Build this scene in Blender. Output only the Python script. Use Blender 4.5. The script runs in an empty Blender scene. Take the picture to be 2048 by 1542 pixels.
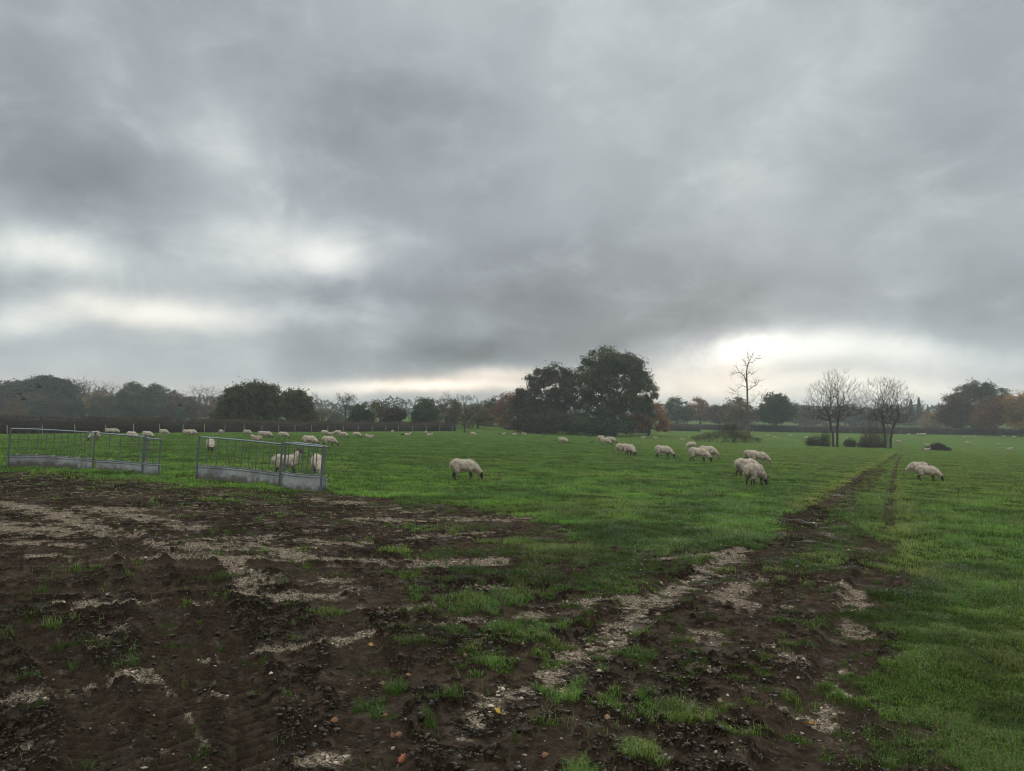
import bpy, bmesh, math, random
import numpy as np
from mathutils import Vector, Matrix

rng = np.random.default_rng(11)
random.seed(11)
S = bpy.context.scene
COL = S.collection
R = math.radians

# ----------------------------------------------------------------------------- camera maths
F = 1480.0                      # focal length in photograph pixels
CAMZ = 1.70
PITCH = math.atan(81.0 / F)     # the horizon lies 81 px under the middle of the photograph
CP, SP_ = math.cos(PITCH), math.sin(PITCH)

def ray(px, py):
    u, v = (px - 1024.0) / F, (771.0 - py) / F
    return np.array([u, CP - v * SP_, SP_ + v * CP])

def softplus(t, k):
    return np.logaddexp(0, np.asarray(t, float) / k) * k

def sstep(a, b, t):
    t = np.clip((np.asarray(t, float) - a) / (b - a), 0, 1)
    return t * t * (3 - 2 * t)

def zbase(x, y):
    x = np.asarray(x, float); y = np.asarray(y, float)
    z = 0.9 * (1 - np.exp(-softplus(-x - 1.5, 1.0) / 16.0))
    fall = 0.036 * softplus(x - 3.0, 2.0)
    z = z - 3.6 * np.tanh(fall / 3.6)
    z = z + 2.4 * sstep(120, 245, y)
    z = z + 5.0 * sstep(240, 460, y) + 9.0 * sstep(450, 1200, y)
    z0 = 0.9 * (1 - np.exp(-softplus(-1.5, 1.0) / 16.0)) - 0.036 * softplus(-3.0, 2.0)
    return z - z0

def G(px, py):
    """point of the terrain that a pixel of the photograph shows"""
    r = ray(px, py)
    d = np.concatenate([np.arange(2.0, 60, 0.05), np.arange(60, 700, 0.5)])
    x, y, z = r[0] * d, r[1] * d, CAMZ + r[2] * d
    below = np.nonzero(z - zbase(x, y) < 0)[0]
    i = below[0] if len(below) else len(d) - 1
    return Vector((x[i], y[i], float(zbase(x[i], y[i]))))

def at_depth(px, py, depth):
    r = ray(px, py) / ray(px, py)[1] * depth
    return Vector((r[0], r[1], CAMZ + r[2]))

def ground_at(px, depth):
    p = at_depth(px, 852, depth)
    return Vector((p.x, p.y, float(zbase(p.x, p.y))))

# ----------------------------------------------------------------------------- noise
def _hash(ix, iy, seed):
    h = (ix.astype(np.int64) * 374761393 + iy.astype(np.int64) * 668265263 + seed * 974711) & 0xFFFFFFFF
    h = ((h ^ (h >> 13)) * 1274126177) & 0xFFFFFFFF
    h = (h ^ (h >> 16)) & 0xFFFFFF
    return h / float(0xFFFFFF)

def vnoise(x, y, seed=0):
    ix, iy = np.floor(x), np.floor(y)
    fx, fy = x - ix, y - iy
    fx = fx * fx * fx * (fx * (fx * 6 - 15) + 10); fy = fy * fy * fy * (fy * (fy * 6 - 15) + 10)
    a, b = _hash(ix, iy, seed), _hash(ix + 1, iy, seed)
    c, d = _hash(ix, iy + 1, seed), _hash(ix + 1, iy + 1, seed)
    return (a + (b - a) * fx) * (1 - fy) + (c + (d - c) * fx) * fy

def fbm(x, y, seed=0, octv=4, gain=0.5):
    s, a, n = 0, 1.0, 0
    for o in range(octv):
        c, sn = math.cos(0.7 * o + 0.3), math.sin(0.7 * o + 0.3)
        s = s + a * vnoise((x * c - y * sn) * 2 ** o + 17 * o, (x * sn + y * c) * 2 ** o - 9 * o, seed + o)
        n += a; a *= gain
    return s / n

# ----------------------------------------------------------------------------- mesh helpers
def mesh_np(name, verts, faces, attrs=None, smooth=False):
    """faces: (M,3) or (M,4) array; attrs: name -> per-vertex float or (N,3) colour"""
    verts = np.ascontiguousarray(verts, np.float32); faces = np.ascontiguousarray(faces, np.int32)
    me = bpy.data.meshes.new(name)
    me.vertices.add(len(verts)); me.vertices.foreach_set('co', verts.ravel())
    k = faces.shape[1]
    me.loops.add(faces.size); me.loops.foreach_set('vertex_index', faces.ravel())
    me.polygons.add(len(faces)); me.polygons.foreach_set('loop_start', np.arange(0, faces.size, k, dtype=np.int32))
    if smooth:
        me.polygons.foreach_set('use_smooth', np.ones(len(faces), bool))
    me.update(calc_edges=True)
    for n, v in (attrs or {}).items():
        v = np.asarray(v, np.float32)
        if v.ndim == 1:
            a = me.attributes.new(n, 'FLOAT', 'POINT'); a.data.foreach_set('value', v)
        else:
            a = me.attributes.new(n, 'FLOAT_COLOR', 'POINT')
            a.data.foreach_set('color', np.concatenate([v, np.ones((len(v), 1), np.float32)], 1).ravel())
    return me

def link(name, me, mat=None, parent=None, loc=None):
    o = bpy.data.objects.new(name, me); COL.objects.link(o)
    if mat is not None and me is not None and not me.materials:
        me.materials.append(mat)
    if parent is not None: o.parent = parent
    if loc is not None: o.location = loc
    return o

def tag(o, label=None, cat=None, group=None, kind=None):
    if label: o['label'] = label
    if cat: o['category'] = cat
    if group: o['group'] = group
    if kind: o['kind'] = kind
    return o

def empty(name, loc, rz=0.0):
    o = bpy.data.objects.new(name, None); COL.objects.link(o)
    o.location = loc; o.rotation_euler = (0, 0, rz); o.empty_display_size = 0.2
    return o

def copy_tree(o, parent=None):
    c = o.copy(); COL.objects.link(c)
    if parent is not None: c.parent = parent
    for ch in o.children: copy_tree(ch, c)
    return c

class Acc:
    """collects pieces (verts, tris, colour) into one mesh"""
    def __init__(s): s.v, s.f, s.c, s.n = [], [], [], 0
    def add(s, v, f, c):
        v = np.asarray(v, float).reshape(-1, 3); f = np.asarray(f, int)
        c = np.asarray(c, float)
        if c.ndim == 1: c = np.tile(c, (len(v), 1))
        s.v.append(v); s.f.append(f + s.n); s.c.append(c); s.n += len(v)
    def mesh(s, name, smooth=False):
        return mesh_np(name, np.concatenate(s.v), np.concatenate(s.f), {'tint': np.concatenate(s.c)}, smooth)

def unit(v):
    v = np.asarray(v, float)
    return v / np.maximum(np.linalg.norm(v, axis=-1, keepdims=True), 1e-9)

def rand_dirs(n):
    return unit(rng.normal(size=(n, 3)))

def tubes(p0, p1, r0, r1, sides=4):
    """tapered prisms between the points, triangles"""
    n = len(p0)
    d = unit(p1 - p0)
    ref = np.where(np.abs(d[:, 2:3]) > 0.9, np.array([[1.0, 0, 0]]), np.array([[0, 0, 1.0]]))
    a = unit(np.cross(d, ref)); b = np.cross(d, a)
    ang = np.arange(sides) * 2 * math.pi / sides
    ring = a[:, None, :] * np.cos(ang)[None, :, None] + b[:, None, :] * np.sin(ang)[None, :, None]
    v = np.concatenate([p0[:, None] + ring * r0[:, None, None], p1[:, None] + ring * r1[:, None, None]], 1)
    q = []
    for i in range(sides):
        j = (i + 1) % sides
        q += [[i, j, sides + j], [i, sides + j, sides + i]]
    q = np.array(q)
    f = (np.arange(n)[:, None, None] * (2 * sides) + q[None]).reshape(-1, 3)
    return v.reshape(-1, 3), f

def cards(c, size, up_bias=0.0, aspect=1.0):
    """small leaf-shaped quads (as two triangles) at the centres c, random orientation"""
    n = len(c)
    nrm = rand_dirs(n); nrm[:, 2] += up_bias; nrm = unit(nrm)
    a = unit(np.cross(nrm, rand_dirs(n))); b = np.cross(nrm, a)
    sz = np.broadcast_to(size, (n,))[:, None] * rng.uniform(0.7, 1.3, (n, 1))
    v = np.stack([c - a * sz * 0.5, c + b * sz * 0.36 * aspect, c + a * sz * 0.5 + nrm * sz * 0.12, c - b * sz * 0.36 * aspect], 1)
    f = (np.arange(n)[:, None, None] * 4 + np.array([[0, 1, 2], [0, 2, 3]])[None]).reshape(-1, 3)
    return v.reshape(-1, 3), f

# ----------------------------------------------------------------------------- materials
def new_mat(name):
    m = bpy.data.materials.new(name); m.use_nodes = True
    nt = m.node_tree; nt.nodes.clear()
    return m, nt, nt.nodes, nt.links

def N(nodes, typ, **kw):
    n = nodes.new(typ)
    for k, v in kw.items(): setattr(n, k, v)
    return n

def mth(nt, op, a, b=None, c=None, clamp=False):
    n = nt.nodes.new('ShaderNodeMath'); n.operation = op; n.use_clamp = clamp
    for i, v in enumerate((a, b, c)):
        if v is None: continue
        if isinstance(v, (int, float)): n.inputs[i].default_value = v
        else: nt.links.new(v, n.inputs[i])
    return n.outputs[0]

def mixc(nt, fac, a, b, mode='MIX'):
    n = nt.nodes.new('ShaderNodeMix'); n.data_type = 'RGBA'; n.blend_type = mode
    for s, v in ((n.inputs[0], fac), (n.inputs[6], a), (n.inputs[7], b)):
        if isinstance(v, (int, float)): s.default_value = v
        elif isinstance(v, (tuple, list)): s.default_value = (*v[:3], 1)
        else: nt.links.new(v, s)
    return n.outputs[2]

def noise(nt, vec, scale, detail=4, rough=0.55, dist=0.0, dim='3D'):
    n = nt.nodes.new('ShaderNodeTexNoise'); n.noise_dimensions = dim
    n.inputs['Scale'].default_value = scale; n.inputs['Detail'].default_value = detail
    n.inputs['Roughness'].default_value = rough; n.inputs['Distortion'].default_value = dist
    if vec is not None: nt.links.new(vec, n.inputs['Vector'])
    return n.outputs[0]

def maprange(nt, v, a, b, c=0.0, d=1.0, smooth=True):
    n = nt.nodes.new('ShaderNodeMapRange'); n.interpolation_type = 'SMOOTHSTEP' if smooth else 'LINEAR'
    nt.links.new(v, n.inputs[0])
    for i, q in enumerate((a, b, c, d)): n.inputs[i + 1].default_value = q
    return n.outputs[0]

def attr(nt, name):
    n = nt.nodes.new('ShaderNodeAttribute'); n.attribute_name = name
    return n

def foliage_mat(name, trans=0.35, vary=0.35, rough=0.6):
    """leaf colour comes from the 'tint' attribute, each copy of a tree is shifted a little"""
    m, nt, nd, lk = new_mat(name)
    t = attr(nt, 'tint').outputs['Color']
    oi = N(nd, 'ShaderNodeObjectInfo')
    hs = N(nd, 'ShaderNodeHueSaturation')
    lk.new(t, hs.inputs['Color'])
    lk.new(maprange(nt, oi.outputs['Random'], 0, 1, 0.5 - 0.025, 0.5 + 0.025, False), hs.inputs['Hue'])
    lk.new(maprange(nt, oi.outputs['Random'], 0, 1, 1 - vary, 1 + vary, False), hs.inputs['Value'])
    d = N(nd, 'ShaderNodeBsdfPrincipled'); lk.new(hs.outputs[0], d.inputs['Base Color'])
    d.inputs['Roughness'].default_value = rough; d.inputs['Specular IOR Level'].default_value = 0.25
    tr = N(nd, 'ShaderNodeBsdfTranslucent'); lk.new(hs.outputs[0], tr.inputs['Color'])
    mx = N(nd, 'ShaderNodeMixShader'); mx.inputs[0].default_value = trans
    lk.new(d.outputs[0], mx.inputs[1]); lk.new(tr.outputs[0], mx.inputs[2])
    o = N(nd, 'ShaderNodeOutputMaterial'); lk.new(mx.outputs[0], o.inputs['Surface'])
    return m

M_LEAF = foliage_mat('tree_leaves')
M_GRASS = foliage_mat('grass_blades', 0.3, 0.0, 0.5)
def tint_mat(name, rough=0.85, spec=0.2, scale=0.0):
    m, nt, nd, lk = new_mat(name)
    t = attr(nt, 'tint').outputs['Color']
    if scale:
        tc = N(nd, 'ShaderNodeTexCoord')
        t = mixc(nt, 1.0, t, mixc(nt, noise(nt, tc.outputs['Object'], scale, 5), (0.45, 0.45, 0.45), (1.45, 1.45, 1.45)), 'MULTIPLY')
    d = N(nd, 'ShaderNodeBsdfPrincipled'); lk.new(t, d.inputs['Base Color'])
    d.inputs['Roughness'].default_value = rough; d.inputs['Specular IOR Level'].default_value = spec
    o = N(nd, 'ShaderNodeOutputMaterial'); lk.new(d.outputs[0], o.inputs['Surface'])
    return m
M_BARK = tint_mat('bark', 0.9, 0.15, 3.0)
M_CLOD = tint_mat('wet_soil_clods', 0.65, 0.3, 40.0)
M_STONE = tint_mat('chalk_stone', 0.8, 0.3, 30.0)

def simple_mat(name, col, rough=0.7, spec=0.3, metal=0.0, var=0.25, scale=6.0, bump=0.0):
    m, nt, nd, lk = new_mat(name)
    tc = N(nd, 'ShaderNodeTexCoord')
    n1 = noise(nt, tc.outputs['Object'], scale, 6, 0.6)
    lo = tuple(c * (1 - var) for c in col); hi = tuple(c * (1 + var) for c in col)
    d = N(nd, 'ShaderNodeBsdfPrincipled')
    lk.new(mixc(nt, maprange(nt, n1, 0.3, 0.7), lo, hi), d.inputs['Base Color'])
    d.inputs['Metallic'].default_value = metal; d.inputs['Specular IOR Level'].default_value = spec
    lk.new(maprange(nt, n1, 0.3, 0.7, max(rough - 0.12, 0.05), min(rough + 0.12, 1), False), d.inputs['Roughness'])
    if bump:
        b = N(nd, 'ShaderNodeBump'); b.inputs['Strength'].default_value = bump; b.inputs['Distance'].default_value = 0.02
        lk.new(noise(nt, tc.outputs['Object'], scale * 6, 4), b.inputs['Height']); lk.new(b.outputs[0], d.inputs['Normal'])
    o = N(nd, 'ShaderNodeOutputMaterial'); lk.new(d.outputs[0], o.inputs['Surface'])
    return m
M_GALV = simple_mat('galvanised_steel', (0.23, 0.245, 0.26), 0.6, 0.3, 0.15, 0.3, 2.5)
def muddy(m):
    """dried mud splashed up from the bottom edge of the sheets"""
    nt = m.node_tree; b = next(n for n in nt.nodes if n.type == 'BSDF_PRINCIPLED')
    tc = N(nt.nodes, 'ShaderNodeTexCoord'); sp = N(nt.nodes, 'ShaderNodeSeparateXYZ'); nt.links.new(tc.outputs['Object'], sp.inputs[0])
    f = mth(nt, 'MULTIPLY_ADD', sp.outputs[2], -3.2, mth(nt, 'MULTIPLY', noise(nt, tc.outputs['Object'], 7, 6, 0.65), 1.7))
    src = b.inputs['Base Color'].links[0].from_socket
    nt.links.new(mixc(nt, maprange(nt, f, 0.15, 0.75, 0, 0.8), src, (0.06, 0.045, 0.033)), b.inputs['Base Color'])
muddy(M_GALV)
M_GALVBAR = simple_mat('galvanised_bar', (0.075, 0.09, 0.10), 0.5, 0.4, 0.15, 0.2, 8)
M_GALVRAIL = simple_mat('galvanised_rail', (0.17, 0.20, 0.23), 0.4, 0.5, 0.4, 0.2, 8)
M_POST = simple_mat('weathered_post', (0.17, 0.15, 0.13), 0.9, 0.1, 0, 0.3, 10)
M_WIRE = simple_mat('fence_wire', (0.25, 0.25, 0.26), 0.5, 0.4, 0.5, 0.1, 8)
M_CROW = simple_mat('black_feather', (0.012, 0.012, 0.014), 0.55, 0.4, 0, 0.3, 12)
M_RUST = simple_mat('rusted_bolt', (0.10, 0.05, 0.03), 0.8, 0.2, 0.2, 0.3, 12)

# ----------------------------------------------------------------------------- layout of mud, chalk and grass
def poly_world(pts): return np.array([[*G(px, py)[:2]] for px, py in pts])

MUD_POLY = np.array([[*G(px, py)[:2]] for px, py in [
    (-200, 946), (0, 946), (140, 945), (300, 960), (400, 974), (560, 984), (650, 984), (740, 992), (850, 1006), (930, 1016),
    (1010, 1024), (1090, 1043), (1150, 1072), (1160, 1090), (1260, 1096), (1400, 1100), (1495, 1094), (1590, 1045), (1650, 1015), (1680, 1030), (1730, 1060),
    (1770, 1075), (1796, 1110), (1796, 1170), (1778, 1215), (1775, 1270), (1780, 1340), (1800, 1400),
    (1830, 1450), (1790, 1490), (1760, 1542)]] + [[2.05, 2.2], [1.6, -3], [-14, -3], [-14, 8]])

def poly_sd(x, y, poly):
    """signed distance, positive inside"""
    inside = np.zeros(x.shape, bool); d2 = np.full(x.shape, 1e9)
    n = len(poly)
    for i in range(n):
        ax, ay = poly[i]; bx, by = poly[(i + 1) % n]
        ex, ey = bx - ax, by - ay
        t = np.clip(((x - ax) * ex + (y - ay) * ey) / (ex * ex + ey * ey + 1e-9), 0, 1)
        d2 = np.minimum(d2, (x - ax - t * ex) ** 2 + (y - ay - t * ey) ** 2)
        c = ((ay > y) != (by > y))
        with np.errstate(divide='ignore', invalid='ignore'):
            xi = ex * (y - ay) / (by - ay if by != ay else 1e-9) + ax
        inside ^= c & (x < xi)
    d = np.sqrt(d2)
    return np.where(inside, d, -d)

def strokes_world(strokes, wk=1.0):
    out = []
    for pts, w, a in strokes:
        out.append((poly_world(pts), w * wk, a))
    return out

def stroke_field(x, y, strokes):
    """max over the strokes of strength * falloff (width in metres)"""
    f = np.zeros(x.shape)
    for pts, w, a in strokes:
        bx0, by0 = pts.min(0) - 3 * w; bx1, by1 = pts.max(0) + 3 * w
        sel = np.nonzero((x > bx0) & (x < bx1) & (y > by0) & (y < by1))[0]
        if not len(sel): continue
        xs, ys = x[sel], y[sel]
        d2 = np.full(xs.shape, 1e9)
        for (ax, ay), (bx, by) in zip(pts[:-1], pts[1:]):
            ex, ey = bx - ax, by - ay
            t = np.clip(((xs - ax) * ex + (ys - ay) * ey) / (ex * ex + ey * ey + 1e-9), 0, 1)
            d2 = np.minimum(d2, (xs - ax - t * ex) ** 2 + (ys - ay - t * ey) ** 2)
        f[sel] = np.maximum(f[sel], a * np.exp(-d2 / (w * w)))
    return f

CHALK = strokes_world([
    # long pale line that leaves the track and runs down to the left
    ([(1690, 985), (1640, 1020), (1590, 1052), (1530, 1080), (1480, 1098)], 0.2, .24),
    ([(1480, 1098), (1440, 1118), (1400, 1150), (1330, 1190), (1290, 1215), (1255, 1250), (1215, 1275), (1180, 1290)], 0.22, 1.05),
    ([(1180, 1290), (1150, 1310), (1110, 1340), (1090, 1370), (1010, 1400), (940, 1450), (900, 1475)], 0.17, .72),
    ([(1300, 1200), (1200, 1204), (1120, 1214), (1060, 1228), (1040, 1236)], 0.16, .9),
    ([(1430, 1108), (1370, 1112), (1300, 1120), (1265, 1126)], 0.3, .8),
    ([(1495, 1160), (1480, 1190), (1440, 1200), (1500, 1210), (1560, 1214)], 0.22, .85),
    ([(1420, 1270), (1405, 1320), (1370, 1340)], 0.14, .62),
    ([(1540, 1298), (1570, 1310), (1590, 1330)], 0.12, .95),
    ([(1630, 1165), (1700, 1175), (1720, 1200), (1708, 1235), (1712, 1268)], 0.2, .95),
    ([(1690, 1340), (1680, 1365), (1675, 1395), (1655, 1420), (1640, 1450)], 0.09, 1.05),
    ([(1560, 1425), (1610, 1432), (1660, 1442)], 0.075, 1.0),
    ([(1360, 1340), (1440, 1345)], 0.1, .6),
    # left yard
    ([(0, 1005), (80, 1020), (160, 1045), (200, 1065), (260, 1068)], 0.36, 1.0),
    ([(0, 1050), (60, 1058), (120, 1062)], 0.5, 1.0),
    ([(180, 1018), (260, 1020)], 0.5, .95),
    ([(260, 1030), (330, 1045), (380, 1055)], 0.4, .8),
    ([(40, 1085), (130, 1088)], 0.25, .85),
    ([(60, 1110), (130, 1113)], 0.22, .9),
    ([(240, 1115), (370, 1113), (480, 1118), (600, 1118)], 0.25, .95),
    ([(300, 1082), (360, 1108)], 0.25, .85),
    ([(380, 1092), (450, 1098), (520, 1085), (580, 1110)], 0.42, 1.0),
    ([(460, 1118), (490, 1150), (500, 1190), (560, 1196)], 0.3, .95),
    ([(630, 1120), (720, 1118), (800, 1122), (900, 1128), (990, 1122)], 0.24, 1.0),
    ([(560, 1190), (650, 1188), (700, 1182)], 0.2, .85),
    ([(640, 1165), (680, 1170)], 0.25, .8),
    ([(110, 1205), (200, 1207), (290, 1204)], 0.14, .95),
    ([(380, 1210), (430, 1205)], 0.14, .8),
    ([(420, 1330), (470, 1312), (520, 1308)], 0.12, .85),
    ([(530, 1310), (620, 1290), (700, 1278), (745, 1266)], 0.12, 1.05),
    ([(190, 1370), (240, 1362), (290, 1340)], 0.14, .95),
    ([(30, 1398), (80, 1395)], 0.13, .85),
    ([(180, 1300), (220, 1270), (260, 1250)], 0.14, .7),
    ([(340, 1080), (560, 1075), (700, 1090)], 0.3, .6),
    ([(410, 1400), (445, 1395)], 0.07, .8),
    ([(620, 1532), (690, 1515)], 0.1, 1.0),
    ([(700, 1220), (800, 1218), (860, 1212)], 0.12, .6),
    ([(870, 1250), (960, 1240)], 0.1, .6),
    ([(720, 1040), (900, 1040), (1050, 1035)], 0.5, .75),
    ([(850, 1075), (960, 1068)], 0.4, .6),
    ([(950, 1180), (1010, 1175)], 0.2, .75),
    ([(0, 1520), (40, 1500)], 0.1, .8),
    ([(310, 1340), (370, 1420), (405, 1500), (410, 1542)], 0.05, .6),
    ([(640, 1000), (760, 1010), (820, 1020)], 0.5, .5),
], 0.74)
SOIL = strokes_world([
    ([(1850, 899), (1815, 901), (1792, 909), (1765, 930), (1735, 955)], 0.34, .62), ([(1755, 938), (1735, 955), (1700, 985), (1660, 1015), (1600, 1050)], 0.5, 1.0),
    ([(1806, 906), (1796, 922), (1786, 960), (1780, 1010), (1778, 1060), (1780, 1110)], 0.2, .62),
])
TUFTS = strokes_world([
    ([(810, 1105), (900, 1108), (1000, 1105), (1090, 1112)], 0.45, .85),
    ([(1050, 1090), (1200, 1110), (1300, 1135)], 0.7, .9),
    ([(950, 1150), (1080, 1160), (1190, 1160)], 0.6, .6),
    ([(1240, 1140), (1350, 1140), (1400, 1125)], 0.45, .85),
    ([(850, 1220), (930, 1210), (1040, 1190)], 0.35, .7),
    ([(900, 1280), (1000, 1270), (1080, 1280)], 0.3, .62),
    ([(940, 1340), (1010, 1330)], 0.2, .7),
    ([(1060, 1270), (1090, 1260)], 0.2, .8),
    ([(790, 1380), (800, 1375)], 0.06, .95),
    ([(420, 1000), (460, 1002)], 0.35, .95),
    ([(500, 992), (560, 998)], 0.5, .85),
    ([(120, 948), (250, 956), (350, 962)], 0.9, .95), ([(420, 972), (500, 978), (560, 984)], 0.5, 1.0),
    ([(760, 1010), (830, 1018)], 0.35, .7),
    ([(800, 1050), (830, 1055)], 0.35, .8),
    ([(530, 1035), (550, 1030)], 0.35, .6),
    ([(450, 1155), (470, 1160)], 0.2, .85),
    ([(800, 1150), (850, 1150)], 0.2, .7),
    ([(1640, 1060), (1690, 1020), (1735, 965), (1760, 935), (1790, 912)], 0.34, .6),
    ([(1560, 1240), (1640, 1245), (1660, 1260)], 0.22, .8),
    ([(1600, 1140), (1650, 1110), (1700, 1060), (1745, 1000)], 0.4, .95),
    ([(1540, 1390), (1560, 1395)], 0.1, .8),
    ([(1350, 1320), (1370, 1350)], 0.15, .5),
    ([(1060, 1480), (1110, 1490)], 0.1, .4),
    ([(1290, 1390), (1290, 1400)], 0.07, .9),
    ([(1270, 1530), (1330, 1520)], 0.1, .15),
    ([(1700, 1470), (1660, 1500)], 0.16, .6),
    ([(870, 1060), (960, 1058)], 0.35, .6),
    ([(1100, 1065), (1140, 1078)], 0.3, .7),
    ([(1590, 1165), (1640, 1180)], 0.2, .6),
])
RUTS = [  # wheel ruts with tyre tread: polyline, half width, depth, tread
    (poly_world([(370, 1100), (395, 1170), (430, 1250), (462, 1340), (478, 1440), (470, 1600)]), 0.2, 0.06, .034),
    (poly_world([(240, 1060), (290, 1130), (325, 1220), (342, 1320), (335, 1430), (300, 1600)]), 0.19, 0.06, .030),
    (poly_world([(560, 1110), (640, 1180), (700, 1270), (740, 1400), (750, 1560)]), 0.2, 0.03, .008),
    (poly_world([(60, 1250), (140, 1330), (190, 1430), (200, 1600)]), 0.17, 0.05, .026),
    (poly_world([(1740, 950), (1680, 1010), (1610, 1060), (1500, 1110), (1400, 1160), (1290, 1215), (1190, 1290), (1080, 1380), (900, 1480)]), 0.26, 0.04, .0),
    (poly_world([(1790, 930), (1782, 985), (1775, 1050), (1775, 1110), (1745, 1160), (1715, 1230), (1690, 1330), (1675, 1390), (1640, 1450), (1580, 1560)]), 0.2, 0.06, .004),
    (poly_world([(-50, 1130), (300, 1128), (620, 1135), (1000, 1130)]), 0.22, 0.05, .004),
    (poly_world([(-50, 1185), (300, 1180), (600, 1165)]), 0.18, 0.04, .004),
]

def polyline_coords(x, y, pts):
    best = np.full(x.shape, 1e9); sb = np.zeros(x.shape); tb = np.zeros(x.shape); s0 = 0
    for (ax, ay), (bx, by) in zip(pts[:-1], pts[1:]):
        ex, ey = bx - ax, by - ay; L = math.hypot(ex, ey)
        t = np.clip(((x - ax) * ex + (y - ay) * ey) / (L * L), 0, 1)
        dx, dy = x - ax - t * ex, y - ay - t * ey
        d = dx * dx + dy * dy
        m = d < best
        best = np.where(m, d, best); sb = np.where(m, s0 + t * L, sb)
        tb = np.where(m, np.sign(ex * dy - ey * dx) * np.sqrt(d), tb)
        s0 += L
    return tb, sb

VERGE = poly_world([(1615, 1016), (1680, 972), (1735, 935), (1790, 903)])
VERGE2 = poly_world([(1805, 905), (1792, 940), (1800, 1000), (1812, 1080), (1815, 1150)])

def crumb_field(x, y):
    """where the mud is trodden into crumbs, tinted dark for muck and shade between clods, rather than pressed smooth"""
    f = 0.36 * fbm(x * 1.1, y * 1.1, 101, 2) + 0.36 * fbm(x * 6.0, y * 6.0, 103, 2) + 0.50 * fbm(x * 16, y * 16, 107, 2)
    cb = sstep(0.535, 0.64, f)
    for pts, w, dep, tread in RUTS:
        sel = np.nonzero((x > pts[:, 0].min() - 1) & (x < pts[:, 0].max() + 1) & (y > pts[:, 1].min() - 1) & (y < pts[:, 1].max() + 1))[0]
        if len(sel) and tread > 0:
            tt = np.abs(polyline_coords(x[sel], y[sel], pts)[0]) / w
            cb[sel] = np.clip(cb[sel] * (1 - 0.65 * sstep(1.1, 0.8, tt)) + 0.5 * np.exp(-((tt - 1.3) / 0.25) ** 2) * min(tread * 40, 1), 0, 1)
    return cb

def layout(x, y):
    """mud 0..1, chalk 0..1, grass cover 0..1 at ground points"""
    r = np.hypot(x, y)
    near = r < 90
    mud = np.zeros(x.shape); chalk = np.zeros(x.shape); cover = np.ones(x.shape)
    i = np.nonzero(near & (y > -6))[0]
    if len(i):
        X, Y, RR = x[i], y[i], r[i]
        sd = poly_sd(X, Y, MUD_POLY)
        n1 = fbm(X * 1.3, Y * 1.3, 5, 4) - 0.5
        n2 = fbm(X * 6, Y * 6, 9, 3) - 0.5
        trk = sstep(2.5, 5.0, X) * sstep(9, 13, Y)
        e = sd + (n1 * (0.8 + 0.04 * RR) + n2 * 0.8) * (1 - 0.72 * trk)
        m = sstep(-0.12, 0.22, e)
        m *= 1 - sstep(52, 66, RR)
        m = np.maximum(m, sstep(0.3, 0.6, stroke_field(X, Y, SOIL) + n2 * 0.8 + n1 * 0.5))
        st = stroke_field(X, Y, CHALK)
        nb = fbm(X * 4.5, Y * 4.5, 21, 4) - 0.5
        nf = fbm(X * 16, Y * 16, 23, 3) - 0.5
        yard = sstep(0, -3, X) * sstep(8.2, 11.5, Y) * sstep(24, 18, Y)
        c = st * 0.88 + nb * 1.5 + nf * 1.5 + 0.06 * yard - 0.06
        ch = sstep(0.30, 0.72, c) * sstep(0.02, 0.3, st + 0.3 * yard + 0.12) * (1 - 0.8 * sstep(2.5, 4.5, X) * sstep(10.3, 12.5, Y))
        tf = stroke_field(X, Y, TUFTS)
        nt_ = fbm(X * 2.2, Y * 2.2, 31, 3) - 0.5
        mid = sstep(2.5, -0.5, np.abs(X - 0.6)) * sstep(14, 9, Y) * sstep(3.4, 5.2, Y)
        n5 = fbm(X * 7.5, Y * 7.5, 33, 2) - 0.5
        g_in = sstep(0.42, 0.62, tf * 0.66 + nt_ * 0.6 + n5 * 1.35 + n2 * 0.45 + 0.30 * mid + 0.06)
        cv = (1 - m) + m * np.maximum(g_in, 0.008) * (1 - 0.85 * ch)
        mud[i] = m; chalk[i] = ch * m * (1 - 0.6 * g_in); cover[i] = np.clip(cv, 0, 1)
    return mud, chalk, cover

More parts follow.
